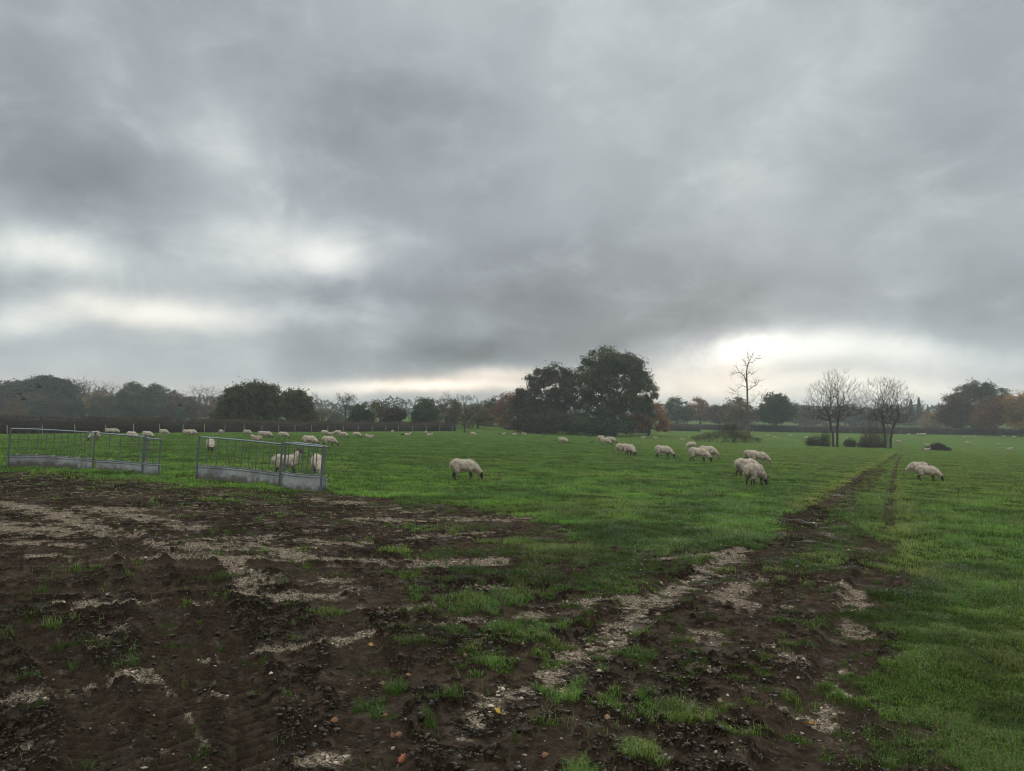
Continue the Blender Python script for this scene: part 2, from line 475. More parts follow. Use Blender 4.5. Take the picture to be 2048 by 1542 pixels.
def relief(x, y, mud, chalk, cover):
    """height of clods, ruts, tussocks over the smooth terrain"""
    r = np.hypot(x, y)
    h = (fbm(x * 0.45, y * 0.45, 41, 3) - 0.5) * 0.10 * (1 - sstep(150, 300, r))
    g = (fbm(x * 1.6, y * 1.6, 43, 3) - 0.5) * 0.08 * (1 - 0.6 * sstep(20, 60, r))
    h = h + g * (1 - mud)
    i = np.nonzero(mud > 0.01)[0]
    if len(i):
        X, Y, m = x[i], y[i], mud[i]
        a = fbm(X * 1.7, Y * 1.7, 51, 3)
        b = np.abs(2 * fbm(X * 6.5, Y * 6.5, 53, 2) - 1)
        c = np.abs(2 * fbm(X * 17, Y * 17, 57, 2) - 1)
        c2 = np.abs(2 * vnoise(X * 41, Y * 41, 58) - 1)
        d = vnoise(X * 70, Y * 70, 59)
        cb = crumb_field(X, Y)
        rough = 0.28 + 0.95 * cb
        fine = 1 - sstep(6, 15, r[i])          # the sheet gets coarser with distance, so do the bumps it carries
        z = (a - 0.5) * 0.034 * (1 - 0.92 * sstep(6, 13, r[i])) + (cb * 0.015 + ((b - 0.3) * 0.014 + (c - 0.3) * 0.026 + (c2 - 0.3) * 0.018) * rough + (d - 0.5) * 0.006) * fine
        flat = np.clip(chalk[i], 0, 1)
        z = z * (1 - 0.6 * flat) - 0.008 * flat + flat * (d - 0.5) * 0.012
        for pts, w, dep, tread in RUTS:
            sel = np.nonzero((X > pts[:, 0].min() - 1) & (X < pts[:, 0].max() + 1) & (Y > pts[:, 1].min() - 1) & (Y < pts[:, 1].max() + 1))[0]
            if not len(sel): continue
            t, s = polyline_coords(X[sel], Y[sel], pts)
            tt = np.abs(t) / w
            inn = sstep(1.1, 0.75, tt)
            berm = np.exp(-((tt - 1.35) / 0.28) ** 2)
            keep = sstep(0.15, 0.4, fbm(s * 0.8, s * 0 + w * 9, 77, 3) + 0.1)
            lug = np.sin(2 * math.pi * (s / 0.105) + 7.0 * np.abs(t) / w + 0.8 * np.sign(t))
            zz = z[sel]
            zz = zz * (1 - 0.8 * inn * keep) - 0.6 * dep * inn + berm * dep * 0.4 * keep * (1 - sstep(9, 14, Y[sel])) + inn * keep * tread * lug
            z[sel] = zz
        h[i] = h[i] * (1 - 0.5 * m) + z * m
    return h

# ----------------------------------------------------------------------------- ground sheet
def build_ground():
    th = np.concatenate([np.linspace(-180, -46, 60, endpoint=False), np.linspace(-46, -38, 90, endpoint=False),
                         np.linspace(-38, 38, 1250, endpoint=False), np.linspace(38, 46, 90, endpoint=False), np.linspace(46, 180, 60, endpoint=False)])
    th = np.radians(th)
    d = np.geomspace(0.9, 70, 20000)
    w = 1 / d + 5.0 / d ** 2
    w[d < 2.6] *= 0.25
    cum = np.cumsum(w * np.gradient(d)); cum = (cum - cum[0]) / (cum[-1] - cum[0])
    rr = np.concatenate([[0.01, 0.3, 0.6], np.interp(np.linspace(0, 1, 900), cum, d), np.geomspace(70.5, 3000, 170)])
    nr, nt_ = len(rr), len(th)
    x = (rr[:, None] * np.sin(th)[None]).ravel(); y = (rr[:, None] * np.cos(th)[None]).ravel()
    mud, chalk, cover = layout(x, y)
    z = zbase(x, y) + relief(x, y, mud, chalk, cover)
    v = np.stack([x, y, z], 1)
    a = np.arange(nr - 1)[:, None] * nt_; b = np.arange(nt_)[None]; b2 = (b + 1) % nt_
    f = np.stack([a + b, a + nt_ + b, a + nt_ + b2, a + b2], -1).reshape(-1, 4)[:, ::-1]
    me = mesh_np('ground', v, f, {'mud': mud, 'chalk': chalk, 'cover': cover, 'crumb': crumb_field(x, y)}, True)
    o = link('ground', me, ground_mat()); tag(o, kind='structure')
    return o

def ground_mat():
    m, nt, nd, lk = new_mat('pasture_and_mud')
    tc = N(nd, 'ShaderNodeTexCoord'); P = tc.outputs['Object']
    mud, chalk, cover, crumb = (attr(nt, k).outputs['Fac'] for k in ('mud', 'chalk', 'cover', 'crumb'))
    n_big = noise(nt, P, 0.7, 5); n_mid = noise(nt, P, 13, 7, 0.68); n_fine = noise(nt, P, 45, 6, 0.65); n_grit = noise(nt, P, 170, 3, 0.6)
    mudc = mixc(nt, maprange(nt, n_mid, 0.36, 0.64), (0.028, 0.0205, 0.015), (0.078, 0.059, 0.0445))
    dark = mixc(nt, maprange(nt, n_fine, 0.4, 0.6), (0.0075, 0.0055, 0.004), (0.027, 0.0195, 0.0135))
    mudc = mixc(nt, crumb, mudc, dark)  # crumbs darkened: part wet muck, part shade between clods put into the colour
    mudc = mixc(nt, maprange(nt, n_big, 0.4, 0.7, 0, 0.45), mudc, (0.070, 0.051, 0.037))
    mudc = mixc(nt, maprange(nt, n_grit, 0.68, 0.76, 0, 0.45), mudc, (0.18, 0.15, 0.12))
    chc = mixc(nt, maprange(nt, n_fine, 0.40, 0.60), (0.075, 0.056, 0.041), (0.47, 0.395, 0.315))
    chc = mixc(nt, maprange(nt, n_grit, 0.40, 0.56), (0.07, 0.055, 0.042), chc)
    soil = mixc(nt, mth(nt, 'MULTIPLY', chalk, maprange(nt, n_fine, 0.3, 0.5, 0.5, 1)), mudc, chc)
    g1 = noise(nt, P, 0.16, 4); g2 = noise(nt, P, 1.4, 6, 0.65); g3 = noise(nt, P, 9, 5, 0.7)
    gr = mixc(nt, maprange(nt, g2, 0.32, 0.7), (0.034, 0.070, 0.015), (0.078, 0.135, 0.026))
    gr = mixc(nt, maprange(nt, g1, 0.35, 0.7, 0, 0.55), gr, (0.095, 0.128, 0.034))
    gr = mixc(nt, maprange(nt, g3, 0.55, 0.75, 0, 0.5), gr, (0.028, 0.050, 0.014))
    ln = N(nd, 'ShaderNodeVectorMath', operation='LENGTH'); lk.new(P, ln.inputs[0])
    thatch = mixc(nt, maprange(nt, g3, 0.35, 0.65), (0.018, 0.026, 0.008), (0.045, 0.070, 0.016))     # soil, moss and old stems between the blades
    gr = mixc(nt, maprange(nt, ln.outputs['Value'], 30, 130), thatch, gr)
    col = mixc(nt, cover, soil, gr)
    b = N(nd, 'ShaderNodeBsdfPrincipled')
    lk.new(col, b.inputs['Base Color'])
    wet = maprange(nt, noise(nt, P, 2.2, 4), 0.54, 0.70)
    r1 = mth(nt, 'MULTIPLY_ADD', wet, -0.30, 0.95)
    rg = mth(nt, 'MAXIMUM', r1, mth(nt, 'MULTIPLY', cover, 0.95))
    lk.new(rg, b.inputs['Roughness'])
    lk.new(mth(nt, 'MULTIPLY', wet, 0.06), b.inputs['Specular IOR Level'])
    bp = N(nd, 'ShaderNodeBump'); bp.inputs['Strength'].default_value = 1.0; bp.inputs['Distance'].default_value = 0.035
    hh = mth(nt, 'ADD', n_fine, mth(nt, 'MULTIPLY', n_grit, 0.5))
    lk.new(hh, bp.inputs['Height']); lk.new(bp.outputs[0], b.inputs['Normal'])
    o = N(nd, 'ShaderNodeOutputMaterial'); lk.new(b.outputs[0], o.inputs['Surface'])
    return m

# ----------------------------------------------------------------------------- grass blades
def build_grass(n=2100000):
    r = np.exp(rng.uniform(math.log(2.6), math.log(170), n)); t = np.radians(rng.uniform(-44, 44, n))
    x, y = r * np.sin(t), r * np.cos(t)
    mud, chalk, cover = layout(x, y)
    clump = fbm(x * 3.6, y * 3.6, 71, 3)
    keep = rng.uniform(size=n) < cover * (0.55 + 0.7 * sstep(0.3, 0.6, clump)) * np.where(mud > 0.5, 0.7, 1)
    x, y, r, mud, clump, cover, chalk = (q[keep] for q in (x, y, r, mud, clump, cover, chalk))
    n = len(x)
    z = zbase(x, y) + relief(x, y, mud, chalk, cover)
    big = fbm(x * 0.5, y * 0.5, 73, 3)
    patch = fbm(x * 1.1, y * 1.1, 75, 3)
    hgt = (0.032 + 0.060 * sstep(0.38, 0.68, clump) + 0.045 * sstep(0.5, 0.66, fbm(x * 0.9, y * 0.9, 83, 3))) * rng.uniform(0.45, 1.3, n)
    hgt *= 1 - 0.3 * sstep(0.3, 1.6, x) * sstep(11.5, 6, y)
    hgt *= 0.82 * np.where(mud > 0.5, 0.75, 1.0) * (1 - 0.25 * sstep(15, 40, r))
    wid = np.maximum(0.0028, r * 0.00050) * rng.uniform(0.7, 1.3, n)
    az = rng.uniform(0, 2 * math.pi, n); lean = rng.uniform(0.25, 1.35, n)
    dirx, diry = np.cos(az), np.sin(az)
    sx, sy = -diry, dirx
    # turn the broad side a little towards any direction: the side vector is free of the lean
    az2 = az + rng.uniform(-1.2, 1.2, n); sx, sy = -np.sin(az2), np.cos(az2)
    base = np.stack([x, y, z - 0.012], 1)
    side = np.stack([sx, sy, 0 * sx], 1) * (wid * 0.5)[:, None]
    midp = base + np.stack([dirx * lean * hgt * 0.35, diry * lean * hgt * 0.35, hgt * 0.62 + 0.012], 1)
    tip = base + np.stack([dirx * lean * hgt * 1.0, diry * lean * hgt * 1.0, hgt * (1.0 - 0.35 * lean) + 0.012], 1)
    v = np.stack([base - side, base + side, midp - side * 0.75, midp + side * 0.75, tip], 1).reshape(-1, 3)
    f = (np.arange(n)[:, None, None] * 5 + np.array([[0, 1, 3], [0, 3, 2], [2, 3, 4]])[None]).reshape(-1, 3)
    # colour: deep green / fresh green / yellowish / dead straw
    q = np.clip(0.45 + (patch - 0.5) * 1.7 + rng.normal(0, 0.14, n), 0, 1)[:, None]
    c = np.array([0.048, 0.108, 0.018]) * (1 - q) + np.array([0.140, 0.275, 0.030]) * q
    vt, _ = polyline_coords(x, y, VERGE); vt2, _ = polyline_coords(x, y, VERGE2)
    yv = np.maximum(np.exp(-(vt / 0.5) ** 2) * 1.15, np.exp(-(vt2 / 0.4) ** 2) * 0.8)
    yv = np.maximum(yv, sstep(0.58, 0.75, fbm(x * 0.35, y * 0.35, 79, 3)) * 0.4)
    yv = np.maximum(yv, 0.5 * sstep(0.45, 0.6, fbm(x * 1.3, y * 1.3, 95, 2)) * (mud > 0.3))
    yv = np.maximum(yv, sstep(8, 16, x) * sstep(12, 24, y) * 0.45)
    yv = np.clip(yv * rng.uniform(0.5, 1, n), 0, 1)[:, None]
    c = c * (1 - yv) + np.array([0.23, 0.265, 0.055]) * yv
    dead = (rng.uniform(size=n) < 0.06 + 0.10 * (mud > 0.4) + 0.10 * sstep(0.5, 0.65, fbm(x * 1.7, y * 1.7, 89, 3)))[:, None]
    c = np.where(dead, np.array([0.20, 0.155, 0.075]) * rng.uniform(0.5, 1.1, (n, 1)), c)
    near_right = sstep(0.3, 1.6, x) * sstep(11.5, 6, y); mid_band = sstep(11, 15, y) * sstep(34, 22, y) * sstep(9, 4, x)  # zones: near right darker and browner, middle distance band lighter
    c = c * (1 - 0.26 * near_right + 0.22 * mid_band)[:, None] * (1 + near_right[:, None] * np.array([0.12, 0, -.05]))
    dk = 1 - 0.45 * sstep(0.48, 0.62, fbm(x * 0.75, y * 0.75, 87, 4)) * (1 - sstep(10, 30, r)) - 0.12 * (mud > 0.4)  # near dark patches paint in self-shadow the blades lack; mud tufts darker too
    c = c * rng.uniform(0.82, 1.18, (n, 1)) * np.clip(dk, .3, 1)[:, None]
    me = mesh_np('grass', v, f, {'tint': np.repeat(c, 5, 0)})
    o = link('grass', me, M_GRASS)
    tag(o, 'short green pasture grass over the field and in tufts on the mud', 'grass', kind='stuff')
    print('blades', n)

# ----------------------------------------------------------------------------- clods, gravel, leaves
def lumps(n, r, t, size, colour, name, mat, label, cat, pick):
    x, y = r * np.sin(t), r * np.cos(t)
    mud, chalk, cover = layout(x, y)
    keep = pick(mud, chalk, cover, x, y)
    x, y, r, mud, chalk, cover = (q[keep] for q in (x, y, r, mud, chalk, cover))
    n = len(x)
    z = zbase(x, y) + relief(x, y, mud, chalk, cover)
    bm = bmesh.new(); bmesh.ops.create_icosphere(bm, subdivisions=1, radius=1.0)
    bv = np.array([q.co[:] for q in bm.verts]); bf = np.array([[w.index for w in q.verts] for q in bm.faces]); bm.free()
    k = len(bv)
    s = size(n, r)
    sc = np.stack([s * rng.uniform(0.7, 1.4, n), s * rng.uniform(0.7, 1.4, n), s * rng.uniform(0.45, 0.85, n)], 1)
    a = rng.uniform(0, 6.28, n)
    v = bv[None] * sc[:, None] * rng.uniform(0.35, 1.45, (n, k, 1))
    ca, sa = np.cos(a)[:, None], np.sin(a)[:, None]
    vx = v[..., 0] * ca - v[..., 1] * sa; vy = v[..., 0] * sa + v[..., 1] * ca
    v = np.stack([vx + x[:, None], vy + y[:, None], v[..., 2] + (z + s * 0.12)[:, None]], -1).reshape(-1, 3)
    f = (np.arange(n)[:, None, None] * k + bf[None]).reshape(-1, 3)
    me = mesh_np(name, v, f, {'tint': np.repeat(colour(n), k, 0)})
    tag(link(name, me, mat), label, cat, kind='stuff')
    print(name, n)

def build_lumps():
    n = 70000
    r = np.exp(rng.uniform(math.log(2.8), math.log(24), n)); t = np.radians(rng.uniform(-42, 42, n))
    lumps(n, r, t, lambda n, r: np.minimum(np.exp(rng.normal(math.log(0.0062), 0.5, n)), 0.02) * (1 + 0.02 * r),
          lambda n: np.array([0.020, 0.0145, 0.0100]) * rng.uniform(0.5, 1.7, (n, 1)),
          'mud_clods', M_CLOD, 'dark crumbly clods strewn over the churned mud', 'mud',
          lambda m, c, g, x, y: (m > 0.5) & (rng.uniform(size=len(m)) < (1 - 0.8 * c) * (0.12 + 0.9 * crumb_field(x, y))))
    n = 60000
    r = np.exp(rng.uniform(math.log(2.8), math.log(26), n)); t = np.radians(rng.uniform(-42, 42, n))
    lumps(n, r, t, lambda n, r: np.minimum(np.exp(rng.normal(math.log(0.0055), 0.5, n)), 0.015) * (1 + 0.025 * r),
          lambda n: np.array([0.37, 0.31, 0.245]) * rng.uniform(0.25, 1.2, (n, 1)),
          'chalk_gravel', M_STONE, 'pale chalk and flint gravel pressed into the wheel tracks', 'gravel',
          lambda m, c, g, x, y: (m > 0.3) & (rng.uniform(size=len(m)) < 0.012 + 0.9 * c))

def build_leaves():
    lm = tint_mat('dead_leaf', 0.75, 0.3, 25.0)
    spots = [
        (742, 1293, (0.40, 0.24, 0.07), .10, 'golden lobed oak leaf lying past the end of the pale streak in the mud'),
        (668, 1462, (0.26, 0.12, 0.06), .11, 'orange brown leaf on dark mud between two grassless hollows'),
        (796, 1482, (0.28, 0.15, 0.09), .10, 'tan curled leaf beside the brown leaf at a chalky patch'),
        (785, 1490, (0.20, 0.09, 0.05), .09, 'small russet leaf touching the tan curled leaf'),
        (804, 1530, (0.30, 0.10, 0.05), .13, 'large red brown leaf at the bottom edge of the mud'),
        (995, 1436, (0.50, 0.33, 0.05), .11, 'bright yellow leaf on the gravel streak'),
        (764, 1375, (0.25, 0.15, 0.09), .10, 'dull brown leaf standing on edge near a bright grass tuft'),
        (816, 1372, (0.24, 0.13, 0.05), .08, 'brown leaf right against the small bright grass tuft'),
        (770, 1447, (0.17, 0.06, 0.03), .08, 'dark red leaf half sunk in black soil'),
        (1215, 1467, (0.28, 0.16, 0.10), .10, 'pinkish brown leaf on smooth mud between the two wheel tracks'),
        (1622, 1449, (0.42, 0.20, 0.05), .08, 'orange leaf at the foot of the pale chalk patch by the grass'),
        (1440, 1414, (0.24, 0.20, 0.12), .10, 'buff leaf hump on mud left of the chalk streak'),
        (930, 1328, (0.25, 0.14, 0.08), .08, 'brown leaf among the small grass tufts in the mud'),
        (1046, 1307, (0.30, 0.20, 0.10), .08, 'sandy leaf beside the bigger grass clump on the mud'),
        (1705, 1238, (0.30, 0.22, 0.12), .08, 'beige leaf on the stony patch of the right wheel track'),
        (1090, 1532, (0.24, 0.12, 0.07), .10, 'dark brown leaf at the bottom edge under a grass tuft'),
    ]
    for px, py, col, size, lab in spots:
        p = G(px, py)
        n = 22
        a = np.linspace(0, 2 * math.pi, n, endpoint=False)
        lob = 0.32 + 0.10 * np.cos(a * 7) ** 2 - 0.07 * np.cos(a * 7)
        px_, py_ = np.cos(a) * (lob + 0.16) , np.sin(a) * lob * 0.85
        pz = 0.10 * np.sin(a * 2 + 1) + rng.uniform(-0.03, 0.03, n)
        pts = np.stack([px_, py_, pz], 1) * size * 0.42
        v = np.concatenate([pts, pts - [0, 0, 0.0012], [[0, 0, 0.02 * size / .1], [0, 0, 0.02 * size / .1 - 0.0012]]])
        f = []
        for i in range(n):
            j = (i + 1) % n
            f += [[2 * n, i, j], [2 * n + 1, n + j, n + i], [i, n + i, n + j], [i, n + j, j]]
        stem = np.array([[0.28 * size, 0, 0], [0.5 * size, 0.06 * size, 0.01]])
        sv, sf = tubes(stem[:1], stem[1:], np.array([0.0015]), np.array([0.001]), 4)
        f = np.concatenate([np.array(f), sf + len(v)]); v = np.concatenate([v, sv])
        c = np.tile(np.array(col) * 0.7, (len(v), 1)) * rng.uniform(0.8, 1.15, (len(v), 1))
        me = mesh_np('fallen_leaf', v, f, {'tint': c})
        m_, c_, g_ = layout(np.array([p.x]), np.array([p.y]))
        zz = p.z + float(relief(np.array([p.x]), np.array([p.y]), m_, c_, g_)[0]) + 0.03
        o = link('fallen_leaf', me, lm, loc=(p.x, p.y, zz))
        o.rotation_euler = (random.uniform(-.5, .5), random.uniform(-.5, .5), random.uniform(0, 6.28))
        tag(o, lab, 'leaf', 'fallen leaves on the mud')

# ----------------------------------------------------------------------------- sheep
def capsule(bm, p0, p1, r0, r1, flat=1.0, seg=10):
    """tapered rounded limb; flat squeezes it along Y"""
    p0, p1 = Vector(p0), Vector(p1)
    d = (p1 - p0)
    for p, r in ((p0, r0), (p1, r1)):
        bmesh.ops.create_uvsphere(bm, u_segments=seg, v_segments=8, radius=r, matrix=Matrix.Translation(p))
    if d.length > 1e-5:
        q = d.to_track_quat('Z', 'Y').to_matrix().to_4x4()
        bmesh.ops.create_cone(bm, cap_ends=True, segments=seg, radius1=r0, radius2=r1, depth=d.length, matrix=Matrix.Translation((p0 + p1) / 2) @ q)

def ellipsoid(bm, c, r, rot=0.0, axis='Y'):
    m = Matrix.Translation(c) @ Matrix.Rotation(rot, 4, axis) @ Matrix.Diagonal((*r, 1))
    bmesh.ops.create_uvsphere(bm, u_segments=18, v_segments=12, radius=1.0, matrix=m)

def remeshed(bm, voxel, smooth=6):
    me = bpy.data.meshes.new('raw'); bm.to_mesh(me); bm.free()
    o = bpy.data.objects.new('raw', me); COL.objects.link(o)
    md = o.modifiers.new('r', 'REMESH'); md.mode = 'VOXEL'; md.voxel_size = voxel
    if smooth:
        ms = o.modifiers.new('s', 'SMOOTH'); ms.iterations = smooth; ms.factor = 0.5
    dg = bpy.context.evaluated_depsgraph_get()
    out = bpy.data.meshes.new_from_object(o.evaluated_get(dg))
    bpy.data.objects.remove(o); bpy.data.meshes.remove(me)
    out.polygons.foreach_set('use_smooth', np.ones(len(out.polygons), bool))
    return out

def sheep_materials():
    m, nt, nd, lk = new_mat('fleece_wool')
    tc = N(nd, 'ShaderNodeTexCoord'); oi = N(nd, 'ShaderNodeObjectInfo')
    P = tc.outputs['Object']
    sep = N(nd, 'ShaderNodeSeparateXYZ'); lk.new(P, sep.inputs[0])
    n1 = noise(nt, P, 7, 5, 0.6); n2 = noise(nt, P, 45, 4, 0.6)
    c = mixc(nt, maprange(nt, n1, 0.3, 0.7), (0.35, 0.295, 0.245), (0.64, 0.565, 0.49))
    dirt = maprange(nt, mth(nt, 'ADD', sep.outputs[2], mth(nt, 'MULTIPLY', n1, 0.25)), 0.68, 0.42, 0, 0.45)   # muddy lower fleece
    c = mixc(nt, dirt, c, (0.22, 0.165, 0.12))
    c = mixc(nt, maprange(nt, oi.outputs['Random'], 0, 1, 0, 0.28, False), c, (0.30, 0.24, 0.185))
    d = N(nd, 'ShaderNodeBsdfPrincipled'); lk.new(c, d.inputs['Base Color'])
    d.inputs['Roughness'].default_value = 0.95; d.inputs['Specular IOR Level'].default_value = 0.1
    d.inputs['Sheen Weight'].default_value = 0.35; d.inputs['Sheen Roughness'].default_value = 0.5
    bp = N(nd, 'ShaderNodeBump'); bp.inputs['Strength'].default_value = 0.6; bp.inputs['Distance'].default_value = 0.02
    lk.new(n2, bp.inputs['Height']); lk.new(bp.outputs[0], d.inputs['Normal'])
    tr = N(nd, 'ShaderNodeBsdfTranslucent'); lk.new(c, tr.inputs['Color'])
    mx = N(nd, 'ShaderNodeMixShader'); mx.inputs[0].default_value = 0.15
    lk.new(d.outputs[0], mx.inputs[1]); lk.new(tr.outputs[0], mx.inputs[2])
    o = N(nd, 'ShaderNodeOutputMaterial'); lk.new(mx.outputs[0], o.inputs['Surface'])
    out = [m]
    for nm, lo, hi in (('dark_sheep_hair', (0.020, 0.016, 0.0135), (0.055, 0.043, 0.035)), ('mottled_sheep_hair', (0.10, 0.08, 0.065), (0.40, 0.34, 0.28))):
        m, nt, nd, lk = new_mat(nm)
        tc = N(nd, 'ShaderNodeTexCoord')
        d = N(nd, 'ShaderNodeBsdfPrincipled')
        lk.new(mixc(nt, maprange(nt, noise(nt, tc.outputs['Object'], 11, 4), 0.4, 0.6), lo, hi), d.inputs['Base Color'])
        d.inputs['Roughness'].default_value = 0.8; d.inputs['Specular IOR Level'].default_value = 0.2
        o = N(nd, 'ShaderNodeOutputMaterial'); lk.new(d.outputs[0], o.inputs['Surface'])
        out.append(m)
    return out

def make_sheep(pose, turn=0.0, stride=0.0, dark=True):
    """one sheep looking along +X with its feet on z=0; returns (body mesh, fleece mesh)"""
    b, w = bmesh.new(), bmesh.new()
    dz = -0.30 if pose == 'lying' else 0.0
    # barrel, rump, shoulder: core and wool
    for bm, g in ((b, -0.03), (w, 0.0)):
        ellipsoid(bm, (0, 0, 0.525 + dz), (0.46 + g, 0.205 + g, 0.215 + g))
        ellipsoid(bm, (-0.24, 0, 0.555 + dz), (0.245 + g, 0.205 + g, 0.212 + g))
        ellipsoid(bm, (0.24, 0, 0.505 + dz), (0.225 + g, 0.185 + g, 0.20 + g), R(18))
        ellipsoid(bm, (0.02, 0, 0.47 + dz), (0.33 + g, 0.19 + g, 0.155 + g))
    if pose == 'graze':
        n0 = Vector((0.36, 0, 0.50)); n1 = Vector((0.60, 0.22 * turn, 0.265)); h0 = Vector((0.64, 0.27 * turn, 0.21)); h1 = Vector((0.685, 0.36 * turn, 0.05))
        up = Vector((0.6, 0.2 * turn, 0.5))
    elif pose == 'alert':
        n0 = Vector((0.34, 0, 0.60)); n1 = Vector((0.50, -0.02, 0.83)); h0 = Vector((0.53, -0.05, 0.90)); h1 = Vector((0.60, -0.20, 0.83))
        up = Vector((0, 0.2, 1))
    else:
        n0 = Vector((0.34, 0, 0.62 + dz)); n1 = Vector((0.52, 0.06 * turn, 0.80 + dz)); h0 = Vector((0.56, 0.08 * turn, 0.83 + dz)); h1 = Vector((0.71, 0.14 * turn, 0.76 + dz))
        up = Vector((0, 0, 1))
    capsule(b, n0, n1, 0.125, 0.075); capsule(w, n0, n1, 0.165, 0.098)
    capsule(w, (0.2, 0, 0.56 + dz), n0, 0.19, 0.165)
    # head: skull, muzzle with a nose, jaw, brow
    capsule(b, n1, h0, 0.078, 0.076)
    capsule(b, h0, h1, 0.074, 0.043)
    fw = (h1 - h0).normalized(); sd = fw.cross(up).normalized(); upv = sd.cross(fw).normalized()
    capsule(b, h0 + upv * 0.015 - fw * 0.02, h0 + fw * 0.09 + upv * 0.018, 0.06, 0.04)
    capsule(b, h0 - upv * 0.03, h1 - upv * 0.02 - fw * 0.02, 0.045, 0.03)
    for s in (-1, 1):                      # ears, held out sideways, and eyes
        e0 = h0 - fw * 0.035 + sd * s * 0.06 + upv * 0.03
        e1 = e0 + sd * s * 0.11 - fw * 0.02 + upv * 0.01
        capsule(b, e0, (e0 + e1) / 2, 0.02, 0.031); capsule(b, (e0 + e1) / 2, e1, 0.031, 0.012)
        bmesh.ops.create_uvsphere(b, u_segments=8, v_segments=6, radius=0.02, matrix=Matrix.Translation(h0 + fw * 0.05 + sd * s * 0.055 + upv * 0.02))
    if pose == 'lying':
        for s in (-1, 1):
            capsule(b, (0.24, .12 * s, .14), (0.40, .13 * s, .06), 0.06, 0.04); capsule(b, (0.40, .13 * s, .06), (0.24, .14 * s, .035), 0.038, 0.03)
            capsule(b, (-0.24, .15 * s, .15), (-0.06, .2 * s, .07), 0.09, 0.05); capsule(b, (-0.06, .2 * s, .06), (-0.22, .23 * s, .04), 0.04, 0.03)
            capsule(w, (-0.28, .12 * s, .17), (-0.08, .17 * s, .11), 0.12, 0.08)
            capsule(w, (0.24, .1 * s, .17), (0.32, .11 * s, .12), 0.10, 0.07)
    else:
        for s in (-1, 1):
            k = stride * s
            hip = Vector((-0.27, 0.10 * s, 0.44)); knee = Vector((-0.22 - 0.4 * k, 0.115 * s, 0.335)); hock = Vector((-0.36 - 1.0 * k, 0.105 * s, 0.205)); fet = Vector((-0.335 - 1.3 * k, 0.105 * s, 0.045)); hoof = Vector((-0.325 - 1.35 * k, 0.105 * s, 0.018))
            capsule(b, hip, knee, 0.10, 0.07); capsule(b, knee, hock, 0.062, 0.036); capsule(b, hock, fet, 0.031, 0.026); capsule(b, fet, hoof, 0.03, 0.03)
            capsule(w, hip, knee, 0.125, 0.098); capsule(w, knee, knee.lerp(hock, 0.55), 0.085, 0.055)
            sh = Vector((0.27, 0.095 * s, 0.42)); el = Vector((0.235 + 0.3 * k, 0.10 * s, 0.34)); kn = Vector((0.275 + 1.0 * k, 0.10 * s, 0.19)); ft = Vector((0.27 + 1.2 * k, 0.10 * s, 0.045)); hf = Vector((0.285 + 1.25 * k, 0.10 * s, 0.018))
            capsule(b, sh, el, 0.085, 0.06); capsule(b, el, kn, 0.05, 0.034); capsule(b, kn, ft, 0.030, 0.025); capsule(b, ft, hf, 0.029, 0.03)
            capsule(w, sh, el, 0.115, 0.082); capsule(w, el, el.lerp(kn, 0.35), 0.07, 0.05)
    capsule(w, (-0.44, 0, 0.60 + dz), (-0.485, 0, 0.43 + dz), 0.06, 0.035)
    body = remeshed(b, 0.017, 4)
    fl = remeshed(w, 0.02, 8)
    # wool: locks on the surface and loose fibres along the outline
    nv = len(fl.vertices); co = np.empty(nv * 3, np.float32); fl.vertices.foreach_get('co', co); co = co.reshape(-1, 3)
    no = np.empty(nv * 3, np.float32); fl.vertices.foreach_get('normal', no); no = no.reshape(-1, 3)
    d = (fbm(co[:, 0] * 16 + co[:, 2] * 5, co[:, 1] * 16 + co[:, 2] * 14, 5, 3) - 0.5) * 0.045 + (fbm(co[:, 0] * 4 + 3, co[:, 2] * 4 + co[:, 1] * 3, 8, 2) - 0.5) * 0.03
    co2 = co + no * d[:, None]
    fl.calc_loop_triangles()
    tri = np.empty(len(fl.loop_triangles) * 3, np.int32); fl.loop_triangles.foreach_get('vertices', tri); tri = tri.reshape(-1, 3)
    k = 5200
    pick = rng.integers(0, nv, k)
    base = co2[pick] - no[pick] * 0.006 + rng.normal(0, 0.006, (k, 3))
    dirn = unit(no[pick] + rng.normal(0, 0.45, (k, 3)) + np.array([-0.15, 0, -0.35]))
    L = rng.uniform(0.018, 0.042, (k, 1)); sd_ = unit(np.cross(dirn, rand_dirs(k))) * 0.006
    hv = np.stack([base - sd_, base + sd_, base + dirn * L], 1).reshape(-1, 3)
    me = mesh_np('fleece', np.concatenate([co2, hv]), np.concatenate([tri, np.arange(3 * k).reshape(-1, 3) + nv]), None, True)
    bpy.data.meshes.remove(fl)
    body.name = 'sheep'
    return body, me

